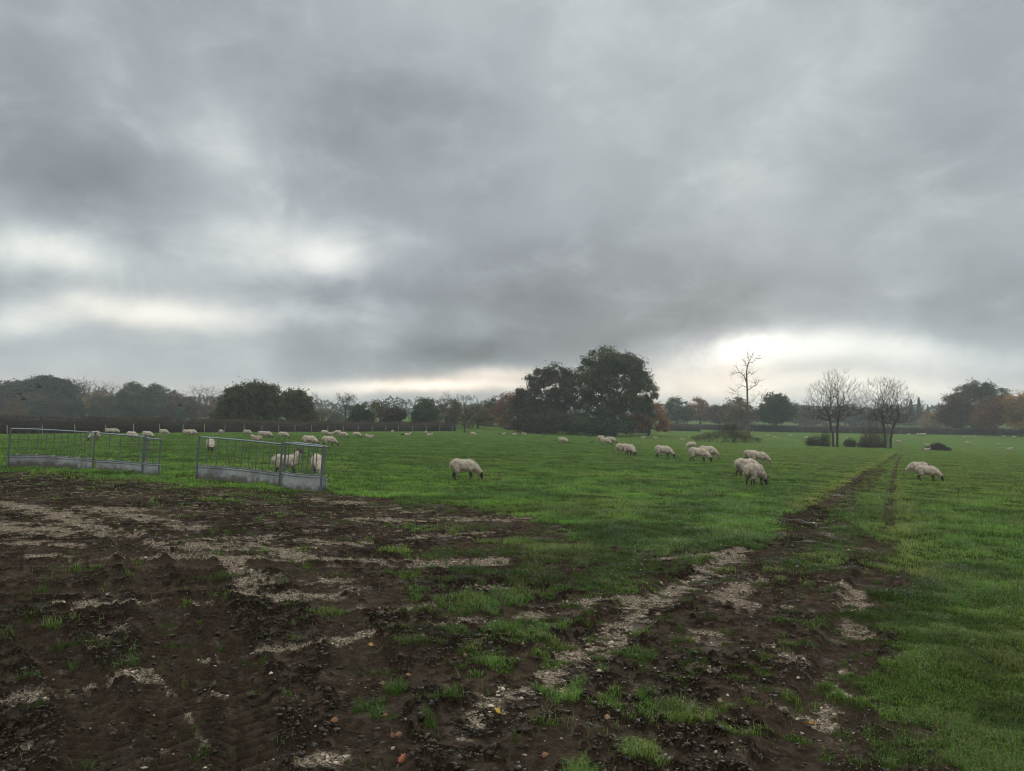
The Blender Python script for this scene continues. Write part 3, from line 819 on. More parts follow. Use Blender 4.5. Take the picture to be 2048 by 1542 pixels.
SHEEP_SPOTS = [
    # px, feet y, height in px, heading (degrees, 0 = to the right in the picture, 90 = away), proto, label
    (927, 959, 41, 2, 'graze_a', 'dark faced sheep grazing alone in mid field, side on, head to the right'),
    (571, 949, 39, 4, 'alert', 'dark faced sheep with its head up, looking out from behind the feeder bars'),
    (634, 951, 42, -82, 'graze_c', 'woolly sheep grazing head on behind the end of the feeder'),
    (1508, 972, 46, 58, 'graze_b', 'largest sheep of the right hand flock, seen from behind with dirty tail'),
    (1493, 955, 38, 25, 'graze_a', 'sheep partly hidden behind the big rear view sheep'),
    (1518, 928, 25, -25, 'graze_c', 'pale faced sheep overlapping another just above the two big grazing sheep'),
    (1503, 922, 22, 8, 'graze_a', 'sheep half hidden behind the pale faced one in the right flock'),
    (1397, 924, 29, -18, 'graze_b', 'plump sheep grazing to the right in front of its neighbour, mid right flock'),
    (1415, 917, 25, -14, 'graze_c', 'sheep behind the plump grazing one, mid right flock'),
    (1326, 916, 25, -12, 'graze_a', 'dark legged sheep grazing alone below the red tree'),
    (1259, 911.5, 23, -60, 'graze_a', 'shadow chested sheep facing forward beside its pale partner under the big oak'),
    (1246, 910, 23, 20, 'graze_c', 'pale sheep standing behind the shadow chested one under the big oak'),
    (1383, 897, 13.5, 196, 'graze_c', 'small sheep grazing to the left above the plump pair'),
    (1210, 890.5, 15, -20, 'graze_a', 'front sheep of the three clustered below the big oak'),
    (1221, 886.5, 13, -8, 'graze_b', 'right sheep of the three clustered below the big oak'),
    (1202, 884, 13, 40, 'graze_c', 'hindmost sheep of the three clustered below the big oak'),
    (1125, 888, 13.5, -10, 'graze_b', 'single sheep grazing below the broad brown oak left of the big oak'),
    (1854, 961, 30, -12, 'graze_a', 'nearer sheep of the pair right of the muddy track'),
    (1837, 949, 22, 160, 'graze_c', 'farther sheep of the pair right of the muddy track, mostly hidden'),
    (618, 892, 21, -6, 'graze_b', 'rounded sheep grazing just above the feeder corner post'),
    (657, 893, 20.5, 15, 'graze_a', 'dark bellied sheep walking above the right end of the feeder'),
    (421, 903, 26, -75, 'graze_a', 'sheep seen through the first bars of the nearer feeder'),
    (566, 877.5, 11, -12, 'graze_a', 'sheep grazing alone in the open left of the feeder top corner, under the oak pair'),
    (514, 880.5, 7.5, 180, 'lying_b', 'sheep lying down facing left near two grazing sheep'),
    (525, 875.5, 10.5, 10, 'graze_c', 'left sheep of a close pair grazing behind the lying one'),
    (534, 876.5, 10.5, -15, 'graze_b', 'right sheep of a close pair grazing behind the lying one'),
    (494, 871, 7.5, -10, 'graze_b', 'small sheep against the hedge foot below the left oak'),
    (442, 871, 7.5, 80, 'graze_c', 'tiny rear view sheep against the hedge between feeder ends'),
    (384, 871, 7, -15, 'graze_a', 'smaller sheep of a touching pair at the left hedge'),
    (374, 871.5, 9, -5, 'graze_b', 'larger sheep of a touching pair at the left hedge'),
    (327, 871.5, 13, -20, 'graze_c', 'sheep just right of the far end of the left feeder rail'),
    (294, 878, 13, -20, 'graze_a', 'sheep behind the right end bars of the left feeder'),
    (263, 879.5, 13.5, -30, 'graze_c', 'sheep seen through the right half of the left feeder'),
    (229, 868, 8.5, 0, 'graze_b', 'right sheep of a pair above the left feeder rail'),
    (218, 868, 8.5, 5, 'graze_a', 'left sheep of a pair above the left feeder rail'),
    (190, 882, 20, -110, 'graze_b', 'sheep grazing behind the middle post of the left feeder'),
    (174, 865, 7.5, 85, 'graze_c', 'small rear view sheep left of the middle post of the left feeder'),
    (129, 866, 9.5, 185, 'graze_c', 'sheep over the left part of the left feeder rail, at the hedge'),
    (63, 864.5, 10, -5, 'graze_b', 'leftmost sheep in the field, at the hedge foot'),
    (649, 871, 7.5, -10, 'graze_a', 'leftmost of the four sheep lined up at the hedge above the feeder end'),
    (661, 871, 5.5, 0, 'lying_a', 'sheep lying down in the line of four at the hedge'),
    (675, 871, 7.5, 170, 'graze_c', 'small sheep right behind the bigger one in the line at the hedge'),
    (686, 876, 10.5, -15, 'graze_b', 'biggest of the line of sheep at the hedge above the feeder end'),
    (713, 876, 10, -15, 'graze_a', 'sheep grazing alone at the hedge below the round dark tree'),
    (740, 877, 7, 172, 'lying_b', 'sheep resting below the stag headed tree'),
    (785, 869, 6, 80, 'graze_c', 'lone tiny sheep at the hedge below the small bushy tree'),
    (815, 872, 5, 0, 'lying_a', 'sheep lying down with a dark companion at the hedge'),
    (852, 870, 8.5, 95, 'graze_b', 'rear view sheep standing at the end of the long hedge'),
    (859, 872.5, 4.5, 10, 'lying_a', 'tiny sheep lying beside the rear view one at the hedge end'),
    (946, 872.5, 7.5, -20, 'graze_c', 'tiny sheep just right of the slim bare tree by the field gap'),
    (1007, 870, 4.5, 0, 'lying_a', 'tiny white sheep between crows in the field gap'),
    (1029, 870.5, 3.5, 0, 'lying_a', None), (1049, 869.5, 3, 180, 'lying_a', None),
    (1366, 881.5, 4.5, 175, 'lying_b', 'sheep lying in front of the bramble mound'),
    (1286, 877, 3, 0, 'lying_a', None), (1311, 877, 3, 180, 'lying_a', None),
]
FAR_SHEEP = [(1534, 872.5, 3.5, 'l'), (1550, 875.5, 3.5, 'l'), (1581, 872.5, 3.5, 'l'), (1613, 878.5, 5, 'g'), (1694, 879.5, 5, 'g'), (1725, 874, 3.5, 'l'),
             (1818, 871.5, 4.5, 'g'), (1836, 871, 4, 'g'), (1843, 871, 4.5, 'g'), (1849, 871, 4.5, 'g'), (1841, 879, 3, 'l'), (1783, 886, 4, 'l'),
             (1797, 886, 4.5, 'g'), (1854, 891, 3, 'l'), (1929, 875, 3, 'l'), (1943, 874.5, 3, 'l'), (1950, 874.5, 3, 'l'),
             (1959, 866.5, 3, 'l'), (1962, 875, 3, 'l'), (2009, 874, 3, 'l')]
FAR_NAMED = [(1854, 901.5, 5.5, 'l', 'white sheep lying at the left foot of the dark brushwood heap'),
             (1935, 888.5, 5.5, 'g', 'far white sheep walking right of the brushwood heap'),
             (1997, 891.5, 5.5, 'g', 'far white sheep standing end on at the right of the field'),
             (2019, 900, 5, 'l', 'nearest far white sheep lying by the faint track at right'),
             (2028, 877, 5, 'g', 'far white sheep farthest right below the red crowned oak')]

def build_sheep():
    fm, dm, pm = sheep_materials()
    specs = {'graze_a': ('graze', 0.0, 0.03, dm), 'graze_b': ('graze', -0.35, -0.05, dm), 'graze_c': ('graze', 0.25, 0.06, pm),
             'alert': ('alert', 0, 0.02, dm), 'lying_a': ('lying', 0.4, 0, pm), 'lying_b': ('lying', -0.5, 0, pm)}
    protos = {}
    for k, (pose, turn, stride, hm) in specs.items():
        body, fl = make_sheep(pose, turn, stride)
        body.materials.clear(); body.materials.append(hm); fl.materials.append(fm)
        protos[k] = (body, fl)
    jobs = [(a, b, c, h, p, l, 'sheep grazing in the field' if l else 'far white sheep dotting the field') for a, b, c, h, p, l in SHEEP_SPOTS]
    for i, (px, py, hp, k) in enumerate(FAR_SHEEP):
        jobs.append((px, py, hp, [5, 170, 20, 200, 95, -30][i % 6], ['lying_a', 'lying_b'][i % 2] if k == 'l' else ['graze_c', 'graze_a'][i % 2], None, 'far white sheep dotting the field'))
    for i, (px, py, hp, k, l) in enumerate(FAR_NAMED):
        jobs.append((px, py, hp, [0, 10, 80, 0, 30][i], 'lying_a' if k == 'l' else 'graze_c', l, 'far white sheep dotting the field'))
    scales = []
    for px, py, hp, hd, kind, lab, grp in jobs:
        p = G(px, py)
        full = 0.75 if not kind.startswith('lying') else 0.50
        s = hp * p.y / F / full
        scales.append(round(s, 2))
        s = min(max(s, 0.80), 1.22)
        body, fl = protos[kind]
        o = link('sheep', body, loc=(p.x, p.y, p.z - 0.008)); o.scale = (s,) * 3
        o.rotation_euler = (0, 0, R(hd) - math.atan2(p.x, p.y) * 0.6)
        link('fleece', fl, parent=o)
        tag(o, lab or 'tiny white sheep, a pale speck far off on the green field', 'sheep', grp)
    print('sheep scales', scales)

# ----------------------------------------------------------------------------- crows
def crow_mesh(flying, flap=0.3):
    bm = bmesh.new()
    ellipsoid(bm, (0, 0, 0.14 if not flying else 0), (0.16, 0.06, 0.065), R(-18) if not flying else 0)
    z = 0.14 if not flying else 0.0
    h = Vector((0.17, 0, z + (0.08 if not flying else 0.015)))
    capsule(bm, (0.09, 0, z + 0.02), h, 0.05, 0.042)
    capsule(bm, h + Vector((0.03, 0, 0)), h + Vector((0.10, 0, -0.012)), 0.02, 0.006)
    capsule(bm, (-0.13, 0, z - 0.02), (-0.27, 0, z - (0.06 if not flying else 0.01)), 0.035, 0.028)
    if flying:
        for s in (-1, 1):
            capsule(bm, (0.04, 0.04 * s, 0.02), (0.07, 0.22 * s, 0.04 + 0.22 * flap), 0.035, 0.026)
            capsule(bm, (0.07, 0.22 * s, 0.04 + 0.22 * flap), (-0.04, 0.46 * s, 0.02 + 0.44 * flap), 0.026, 0.012)
            capsule(bm, (-0.03, 0.05 * s, 0.0), (-0.05, 0.25 * s, 0.02 + 0.22 * flap), 0.03, 0.022)
            capsule(bm, (-0.05, 0.25 * s, 0.02 + 0.22 * flap), (-0.10, 0.40 * s, 0.02 + 0.38 * flap), 0.022, 0.01)
    else:
        for s in (-1, 1):
            capsule(bm, (0.0, 0.03 * s, z - 0.04), (0.01, 0.03 * s, 0.005), 0.014, 0.009)
            capsule(bm, (0.01, 0.03 * s, 0.006), (0.05, 0.035 * s, 0.006), 0.009, 0.006)
            capsule(bm, (0.05, 0.05 * s, z + 0.01), (-0.20, 0.035 * s, z - 0.03), 0.035, 0.015)
    me = remeshed(bm, 0.012, 2); me.name = 'crow'; me.materials.clear(); me.materials.append(M_CROW)
    return me

def build_crows():
    fly = [crow_mesh(True, 0.5), crow_mesh(True, -0.3), crow_mesh(True, 0.05)]
    sit = crow_mesh(False)
    for i, (px, py, dep, rz, lab) in enumerate([
        (78, 774, 62, 20, 'black crow in flight, highest of the loose group before the left wood'),
        (58, 780, 60, 160, 'black crow in flight just below and left of the highest one'),
        (39, 787, 63, 10, 'black crow in flight in the middle of the slanting line'),
        (48, 798.5, 58, 0, 'black crow in flight, lowest of the loose group at left'),
        (28, 793, 75, 190, 'faint crow in flight at the far left of the group'),
        (64, 824, 80, 170, 'crow in flight low over the left hedge'),
        (360, 811, 70, 15, 'lone crow in flight before the trees left of the oak pair')]):
        o = link('crow', fly[i % 3], loc=at_depth(px, py, dep)); o.rotation_euler = (R(10 * (i % 3 - 1)), R(-8), R(rz))
        tag(o, lab, 'crow', 'crows flying over the hedge')
    for px, py, rz, lab in [
        (1184, 887, 30, 'black crow on the grass nearest to the three sheep under the oak'),
        (1179, 876, 170, 'black crow pecking in the grass at the edge of the oak shade'),
        (1160, 877, 60, 'small crow left of the pecking crow under the oak'),
        (1087, 874, 10, 'small crow on the grass below the broad brown oak'),
        (1000, 870, 200, 'dark crow standing left of a tiny white sheep in the field gap'),
        (1012, 870, 20, 'dark crow standing right of a tiny white sheep in the field gap'),
        (807, 871.5, 0, 'dark crow on the grass beside a lying sheep at the hedge')]:
        p = G(px, py); o = link('crow', sit, loc=p); o.rotation_euler = (0, 0, R(rz)); o.scale = (1.5,) * 3 if px < 1050 or px == 1179 else (1.15,) * 3
        tag(o, lab, 'crow', 'crows on the grass')

# ----------------------------------------------------------------------------- feeders
def bars_mesh(p0, p1, r):
    v, f = tubes(np.array(p0, float), np.array(p1, float), np.full(len(p0), r), np.full(len(p0), r), 8)
    return mesh_np('bar', v, f, None, True)

def sheet_mesh(pts, z0, z1, thick, nrm_up):
    """upright curved sheet along plan points, rolled lip at the top"""
    pts = np.array(pts, float); n = len(pts)
    t = unit(np.gradient(pts, axis=0)); nn = np.stack([-t[:, 1], t[:, 0]], 1)
    prof = [(0.0, z0), (0.012, z0 + 0.02), (0.0, z0 + 0.05), (0.0, z0 + 0.5 * (z1 - z0)), (0.0, z1 - 0.05), (0.018, z1 - 0.03), (0.018, z1), (-0.018, z1), (-thick - 0.018, z1), (-thick - 0.018, z1 - 0.03), (-thick, z1 - 0.05), (-thick, z0)]
    k = len(prof)
    v = []
    for (q, m) in zip(pts, nn):
        for o, z in prof: v.append((q[0] + m[0] * o, q[1] + m[1] * o, z))
    f = []
    for i in range(n - 1):
        for j in range(k):
            j2 = (j + 1) % k
            f.append((i * k + j, (i + 1) * k + j, (i + 1) * k + j2, i * k + j2))
    bm = bmesh.new(); vs = [bm.verts.new(c) for c in v]
    for q in f: bm.faces.new([vs[i] for i in q])
    bm.faces.new(vs[:k][::-1]); bm.faces.new(vs[-k:])
    bmesh.ops.recalc_face_normals(bm, faces=bm.faces)
    me = bpy.data.meshes.new('panel'); bm.to_mesh(me); bm.free()
    return me

def resample(pts, step=None, n=None):
    pts = np.array(pts, float); s = np.concatenate([[0], np.cumsum(np.linalg.norm(np.diff(pts, axis=0), axis=1))])
    n = n or max(2, int(round(s[-1] / step)) + 1)
    q = np.linspace(0, s[-1], n)
    return np.stack([np.interp(q, s, pts[:, k]) for k in range(pts.shape[1])], 1)

def smooth_path(pts, n=24):
    """Catmull-Rom through plan points"""
    p = np.array(pts, float); p = np.concatenate([[2 * p[0] - p[1]], p, [2 * p[-1] - p[-2]]])
    out = []
    for i in range(1, len(p) - 2):
        for t in np.linspace(0, 1, n, endpoint=False):
            a, b, c, d = p[i - 1], p[i], p[i + 1], p[i + 2]
            out.append(0.5 * (2 * b + (c - a) * t + (2 * a - 5 * b + 4 * c - d) * t * t + (3 * b - a - 3 * c + d) * t ** 3))
    out.append(p[-2]); return np.array(out)

def build_feeder(sections, height, label, tilt):
    """sections: lists of (px, depth) plan points; bars between sheet base and top rail"""
    c = np.mean([[at_depth(px, 900, d).x, d] for sec in sections for px, d in sec['pts']], 0)
    root = empty('hay_feeder', (c[0], c[1], float(zbase(c[0], c[1])) - 0.02)); tag(root, label, 'feeder', 'galvanised sheep feeders on the edge of the mud')
    gx = float(zbase(c[0] + .5, c[1]) - zbase(c[0] - .5, c[1])); gy = float(zbase(c[0], c[1] + .5) - zbase(c[0], c[1] - .5))
    root.rotation_euler = (math.atan(gy), -math.atan(gx) + tilt, 0)
    def part(name, me, mat): return link(name, me, mat, root)
    for sec in sections:
        pl = np.array([[at_depth(px, 900, d).x - c[0], d - c[1]] for px, d in sec['pts']])
        pl = smooth_path(pl, 14)
        ph = sec.get('base', 0.36)
        pan = part('base_panel', sheet_mesh(resample(pl, n=40), 0.0, ph, 0.012, 1), M_GALV)
        h0, h1 = sec.get('h', (height, height))
        top = resample(pl, n=40); hz = np.linspace(h0, h1, 40)
        t3 = np.column_stack([top, hz])
        part('top_rail', bars_mesh(t3[:-1], t3[1:], 0.021), M_GALVRAIL)
        b3 = np.column_stack([top, np.full(40, ph + 0.012)])
        part('lower_rail', bars_mesh(b3[:-1], b3[1:], 0.018), M_GALVBAR)
        m = resample(pl, n=sec['bars'] + 2)[1:-1]; hb = np.linspace(h0, h1, sec['bars'] + 2)[1:-1]
        for (x, y), hh in zip(m, hb):
            part('bar', bars_mesh([[x, y, ph]], [[x, y, hh]], 0.0125), M_GALVBAR)
        for k in sec['posts']:
            x, y = pl[0] if k == 0 else pl[-1]; hh = h0 if k == 0 else h1
            off = 0.03 if k == 0 else -0.03
            part('post', bars_mesh([[x + off, y - 0.025, 0.0]], [[x + off, y - 0.025, hh + 0.03]], 0.026), M_GALVBAR)
        # frayed hay and wool caught where the bars meet the sheet
        for (x, y) in m[sec.get('wisps', slice(0, None, 2))]:
            k = 46
            cc = np.array([x, y, ph + 0.025]) + rng.normal(0, 0.018, (k, 3))
            v, f = cards(cc, 0.05, 0, 0.35)
            part('wool_wisp', mesh_np('wool_wisp', v, f, {'tint': np.tile([0.42, 0.37, 0.29], (len(v), 1)) * rng.uniform(.7, 1.2, (len(v), 1))}), M_WISP)
    return root

M_WISP = foliage_mat('straw_wisp', 0.3, 0.0)
def build_feeders():
    build_feeder([
        {'pts': [(391, 19.15), (450, 19.15), (510, 18.75), (562, 18.2)], 'bars': 10, 'posts': (0, 1), 'h': (1.07, 1.06), 'base': 0.33},
        {'pts': [(564, 18.0), (582, 17.65), (612, 17.5), (645, 17.55)], 'bars': 4, 'posts': (0, 1), 'h': (1.12, 1.09), 'base': 0.40},
        {'pts': [(577, 18.15), (604, 18.3), (634, 18.3), (653, 17.85)], 'bars': 5, 'posts': (), 'h': (1.12, 1.07), 'base': 0.33},
    ], 1.06, 'nearer galvanised feeder with upright bars, two sheep behind its right end', R(1.2))
    build_feeder([
        {'pts': [(15, 21.4), (70, 21.9), (135, 21.8), (189, 21.3)], 'bars': 11, 'posts': (0, 1), 'h': (1.08, 1.08), 'base': 0.30},
        {'pts': [(194, 21.2), (230, 21.1), (262, 20.95), (288, 20.6)], 'bars': 4, 'posts': (1,), 'h': (1.08, 1.05), 'base': 0.30},
        {'pts': [(287, 20.35), (301, 20.1), (321, 20.25)], 'bars': 2, 'posts': (0, 1), 'h': (1.06, 1.02), 'base': 0.36},
    ], 1.08, 'farther galvanised feeder at the left edge with long barred side and short end panel', R(1.0))

# ----------------------------------------------------------------------------- trees
def skeleton(trunk, attract, step=0.6, up=0.6, tip=0.02, jitter=0.12, power=2.3, sag=0.0):
    """grows limbs from the trunk polyline to every attractor; returns segment arrays"""
    trunk = [np.array(p, float) for p in trunk]
    pts = [trunk[0]]; par = [-1]
    for a, b in zip(trunk[:-1], trunk[1:]):
        n = max(1, int(np.linalg.norm(b - a) / step))
        for i in range(1, n + 1):
            pts.append(a + (b - a) * i / n + (rng.normal(0, 0.04, 3) if i < n else 0)); par.append(len(pts) - 2)
    ntr = len(pts)
    cap = len(pts) + len(attract) * 14 + 50
    P = np.zeros((cap, 3)); P[:ntr] = pts; par = par + [0] * (cap - ntr); cnt = ntr
    cost0 = np.zeros(cap); cost0[:ntr] = np.linspace(0.0, 0.0, ntr)
    lo = trunk[0][2] + 0.42 * (trunk[-1][2] - trunk[0][2])
    order = np.argsort(np.linalg.norm(attract - trunk[-1] * 0.5 - trunk[0] * 0.5, axis=1) + rng.uniform(0, 0.6, len(attract)))
    for a in attract[order]:
        d = np.linalg.norm(P[:cnt] - a, axis=1)
        c = d + up * np.maximum(P[:cnt, 2] - a[2] + 0.3 * d, 0) + 0.12 * cost0[:cnt] + np.where(P[:cnt, 2] < lo, 50, 0)
        j = int(np.argmin(c)); L = d[j]
        n = int(np.clip(L / step, 1, 13)); b = P[j].copy(); dv = a - b
        bow = np.array([0, 0, 1.0]) * L * 0.10
        prev = j
        for i in range(1, n + 1):
            t = i / n
            q = b + dv * t - bow * math.sin(math.pi * t) * (1 if dv[2] > -0.2 * L else -1) + (rng.normal(0, jitter * step, 3) if i < n else 0)
            P[cnt] = q; par[cnt] = prev; cost0[cnt] = cost0[prev] + np.linalg.norm(q - P[prev]); prev = cnt; cnt += 1
    P = P[:cnt]; par = np.array(par[:cnt])
    acc = np.zeros(cnt); child = np.zeros(cnt, bool); child[par[1:]] = True
    rad = np.zeros(cnt)
    for i in range(cnt - 1, 0, -1):
        if not child[i]: acc[i] = tip ** power
        rad[i] = acc[i] ** (1 / power)
        acc[par[i]] += acc[i]
    rad[0] = acc[0] ** (1 / power)
    # children may precede in index only after their parent, so one pass is enough
    i = np.arange(1, cnt)
    return P, par, rad, i

def trunk_mesh(P, par, rad, idx, rbase, bark, name='trunk', sides=5, minr=0.0):
    r1 = np.maximum(rad[idx], minr); r0 = np.maximum(np.minimum(rad[par[idx]], r1 * 1.35), minr)
    s = rbase / max(rad[0], 1e-6)
    k = lambda r: r * np.where(r > 0, np.clip(s ** np.clip(np.log(np.maximum(r, 1e-6) / rad[1:].min()) / max(np.log(rad[0] / rad[1:].min()), 1e-6), 0, 1), 0.05, 50), 1)
    r0, r1 = k(r0), k(r1)
    flare = 1 + 0.5 * np.exp(-(P[par[idx], 2] - P[0, 2]) / 0.6) * (rad[par[idx]] > 0.5 * rad[0])
    v, f = tubes(P[par[idx]], P[idx], r0 * flare, r1, sides)
    c = np.tile(np.array(bark), (len(v), 1)) * (0.75 + 0.5 * vnoise(v[:, 0] * 3, v[:, 2] * 2 + v[:, 1], 3))[:, None]
    return mesh_np(name, v, f, {'tint': c}, True)

def blob_points(blobs, n, shell=0.5):
    """points in a union of ellipsoids (cx, cy, cz, rx, ry, rz), most of them in the outer shell"""
    b = np.array(blobs, float); w = b[:, 3] * b[:, 4] * b[:, 5]; w = w ** 0.75
    k = rng.choice(len(b), n * 3, p=w / w.sum())
    d = rand_dirs(n * 3); r = (shell + (1 - shell) * rng.uniform(0, 1, (n * 3, 1)) ** 0.6)
    r = np.where(rng.uniform(size=(n * 3, 1)) < 0.38, rng.uniform(0.1, 1, (n * 3, 1)) ** 0.5 * 0.8, r)
    p = b[k, :3] + d * r * b[k, 3:]
    # drop points that lie deep inside another blob
    deep = np.zeros(len(p), bool)
    for q in b: deep |= (((p - q[:3]) / q[3:]) ** 2).sum(1) < 0.30
    p = p[~deep | (rng.uniform(size=len(p)) < 0.35)]
    return p[:n]

def leafy(blobs, trunk_top, clumps, leaves, leaf, cols, rbase, bark=(0.05, 0.042, 0.034), clump_r=0.9, shell=0.5, trunk=None, up=0.6, step=0.7, colfn=None):
    """returns trunk mesh and crown mesh, base of the tree at the origin"""
    clumps = int(clumps * 2.0); leaves = int(leaves * 0.68)
    A = blob_points(blobs, clumps, shell)
    trunk = trunk or [(0, 0, -0.3), (0.1, 0, trunk_top * 0.5), (0, 0.1, trunk_top)]
    A = A[A[:, 2] > 0.25]
    sk = skeleton(trunk, A, step, up, 0.03)
    tm = trunk_mesh(*sk, rbase, bark)
    n = clumps * leaves
    k = rng.integers(0, len(A), n)
    size = (0.55 + 0.9 * rng.uniform(0, 1, len(A)))[k][:, None] * clump_r
    c = A[k] + rng.normal(0, 0.5, (n, 3)) * size * np.array([1, 1, 0.75])
    c[:, 2] = np.maximum(c[:, 2], 0.1)
    v, f = cards(c, leaf, 0.5)
    pal = np.array(cols, float)
    ck = rng.uniform(0, 1, len(A))
    ck = np.clip(ck * 0.65 + 0.35 * vnoise(A[:, 0] * 0.35 + 7, A[:, 2] * 0.35 + A[:, 1] * .2, 5), 0, 0.999)
    q = np.clip(ck[k] + rng.normal(0, 0.13, n), 0, 0.999) * (len(pal) - 1)
    i0 = q.astype(int); t = (q - i0)[:, None]
    col = pal[i0] * (1 - t) + pal[np.minimum(i0 + 1, len(pal) - 1)] * t
    if colfn is not None: col = colfn(c, col)
    col = col * rng.uniform(0.7, 1.3, (n, 1))
    cm = mesh_np('crown', v, f, {'tint': np.repeat(col, 4, 0)})
    return tm, cm

def place_tree(name, meshes, loc, label, group=None, scale=(1, 1, 1), rz=0.0):
    root = empty(name, loc, rz); root.scale = scale
    tag(root, label, 'tree', group)
    link('trunk', meshes[0], M_BARK, root)
    if meshes[1] is not None: link('crown', meshes[1], M_LEAF, root)
    return root

def blobs_px(depth, cx, spec, base):
    """crown lobes given in photograph pixels (x, y, half width, half height) turned into metres at the tree's own depth; the depth of the lobes is spread around the trunk"""
    out = []
    m = depth / F
    for i, (x, y, rx, ry) in enumerate(spec):
        p = at_depth(x, y, depth)
        dy = [0.0, 0.35, -0.35, 0.2, -0.2, 0.5, -0.5][i % 7] * rx * m * 1.1
        out.append((p.x - base.x, dy, p.z - base.z, rx * m, max(rx, ry) * m * 1.05, ry * m))
    return out

OAK = [(0.020, 0.027, 0.010), (0.036, 0.044, 0.014), (0.050, 0.054, 0.018), (0.075, 0.060, 0.020)]; OAK = [tuple(k * 0.95 for k in q) for q in OAK]
OAK_BROWN = [(0.035, 0.035, 0.013), (0.060, 0.050, 0.017), (0.090, 0.060, 0.020), (0.12, 0.065, 0.020)]; OAK_BROWN = [tuple(k * 1.4 for k in q) for q in OAK_BROWN]
RUST = [(0.060, 0.040, 0.016), (0.11, 0.055, 0.020), (0.17, 0.066, 0.022), (0.15, 0.075, 0.028)]; RUST = [tuple(k * 1.5 for k in q) for q in RUST]
GREEN = [(0.018, 0.030, 0.012), (0.030, 0.046, 0.017), (0.044, 0.058, 0.020)]; GREEN = [tuple(k * 1.3 for k in q) for q in GREEN]
DULL = [(0.040, 0.038, 0.020), (0.060, 0.050, 0.025), (0.085, 0.062, 0.030)]; DULL = [tuple(k * 0.88 for k in q) for q in DULL]
BRUSH = [(0.035, 0.028, 0.016), (0.055, 0.042, 0.020), (0.075, 0.060, 0.024), (0.10, 0.08, 0.03)]

def custom_tree(cx, depth, lobes, label, cols, clumps=70, leaves=170, leaf=0.34, rbase=0.45, trunk_frac=0.45, group=None, clump_r=1.0, name='tree', up=0.6, colfn=None, bark=(0.05, 0.042, 0.034), shell=0.5):
    base = ground_at(cx, depth)
    bl = blobs_px(depth, cx, lobes, base)
    top = max(b[2] + b[5] for b in bl)
    m = leafy(bl, top * trunk_frac, clumps, leaves, leaf, cols, rbase, clump_r=clump_r, up=up, colfn=colfn, bark=bark, shell=shell)
    return place_tree(name, m, base, label, group)

def bare_tree_mesh(H, spread, trunk, n, tip, rbase, bark, blobs, step=0.45, up=0.9, twigs=3, twig_len=0.7, minr=0.0):
    A = blob_points(blobs, n, 0.35)
    A = A[A[:, 2] > 1.5]
    P, par, rad, idx = skeleton(trunk, A, step, up, tip, 0.14)
    # fine twigs at every end, turned upwards
    child = np.zeros(len(P), bool); child[par[1:]] = True
    ends = np.nonzero(~child)[0]; ends = ends[ends > 0]
    q0, q1 = [], []
    for e in ends:
        d = unit(P[e] - P[par[e]])
        for _ in range(twigs):
            t = unit(d * 0.8 + rng.normal(0, 0.42, 3) + np.array([0, 0, 0.45]))
            a = P[e] + (P[par[e]] - P[e]) * rng.uniform(0, 0.9)
            b = a + t * twig_len * rng.uniform(0.5, 1.1); c = b + unit(t + rng.normal(0, 0.25, 3) + np.array([0, 0, 0.35])) * twig_len * rng.uniform(0.3, 0.6)
            q0 += [a, b]; q1 += [b, c]
    tm = trunk_mesh(P, par, rad, idx, rbase, bark, sides=5, minr=minr)
    v, f = tubes(np.array(q0), np.array(q1), np.full(len(q0), max(tip * 0.8, minr)), np.full(len(q0), max(tip * 0.45, minr)), 3)
    tw = mesh_np('crown', v, f, {'tint': np.tile(np.array(bark) * 1.05, (len(v), 1))})
    return tm, tw

def place_bare(name, meshes, loc, label, group=None, scale=(1, 1, 1), rz=0):
    root = empty(name, loc, rz); root.scale = scale; tag(root, label, 'tree', group)
    link('trunk', meshes[0], M_BARK, root); link('crown', meshes[1], M_BARK, root)
    return root

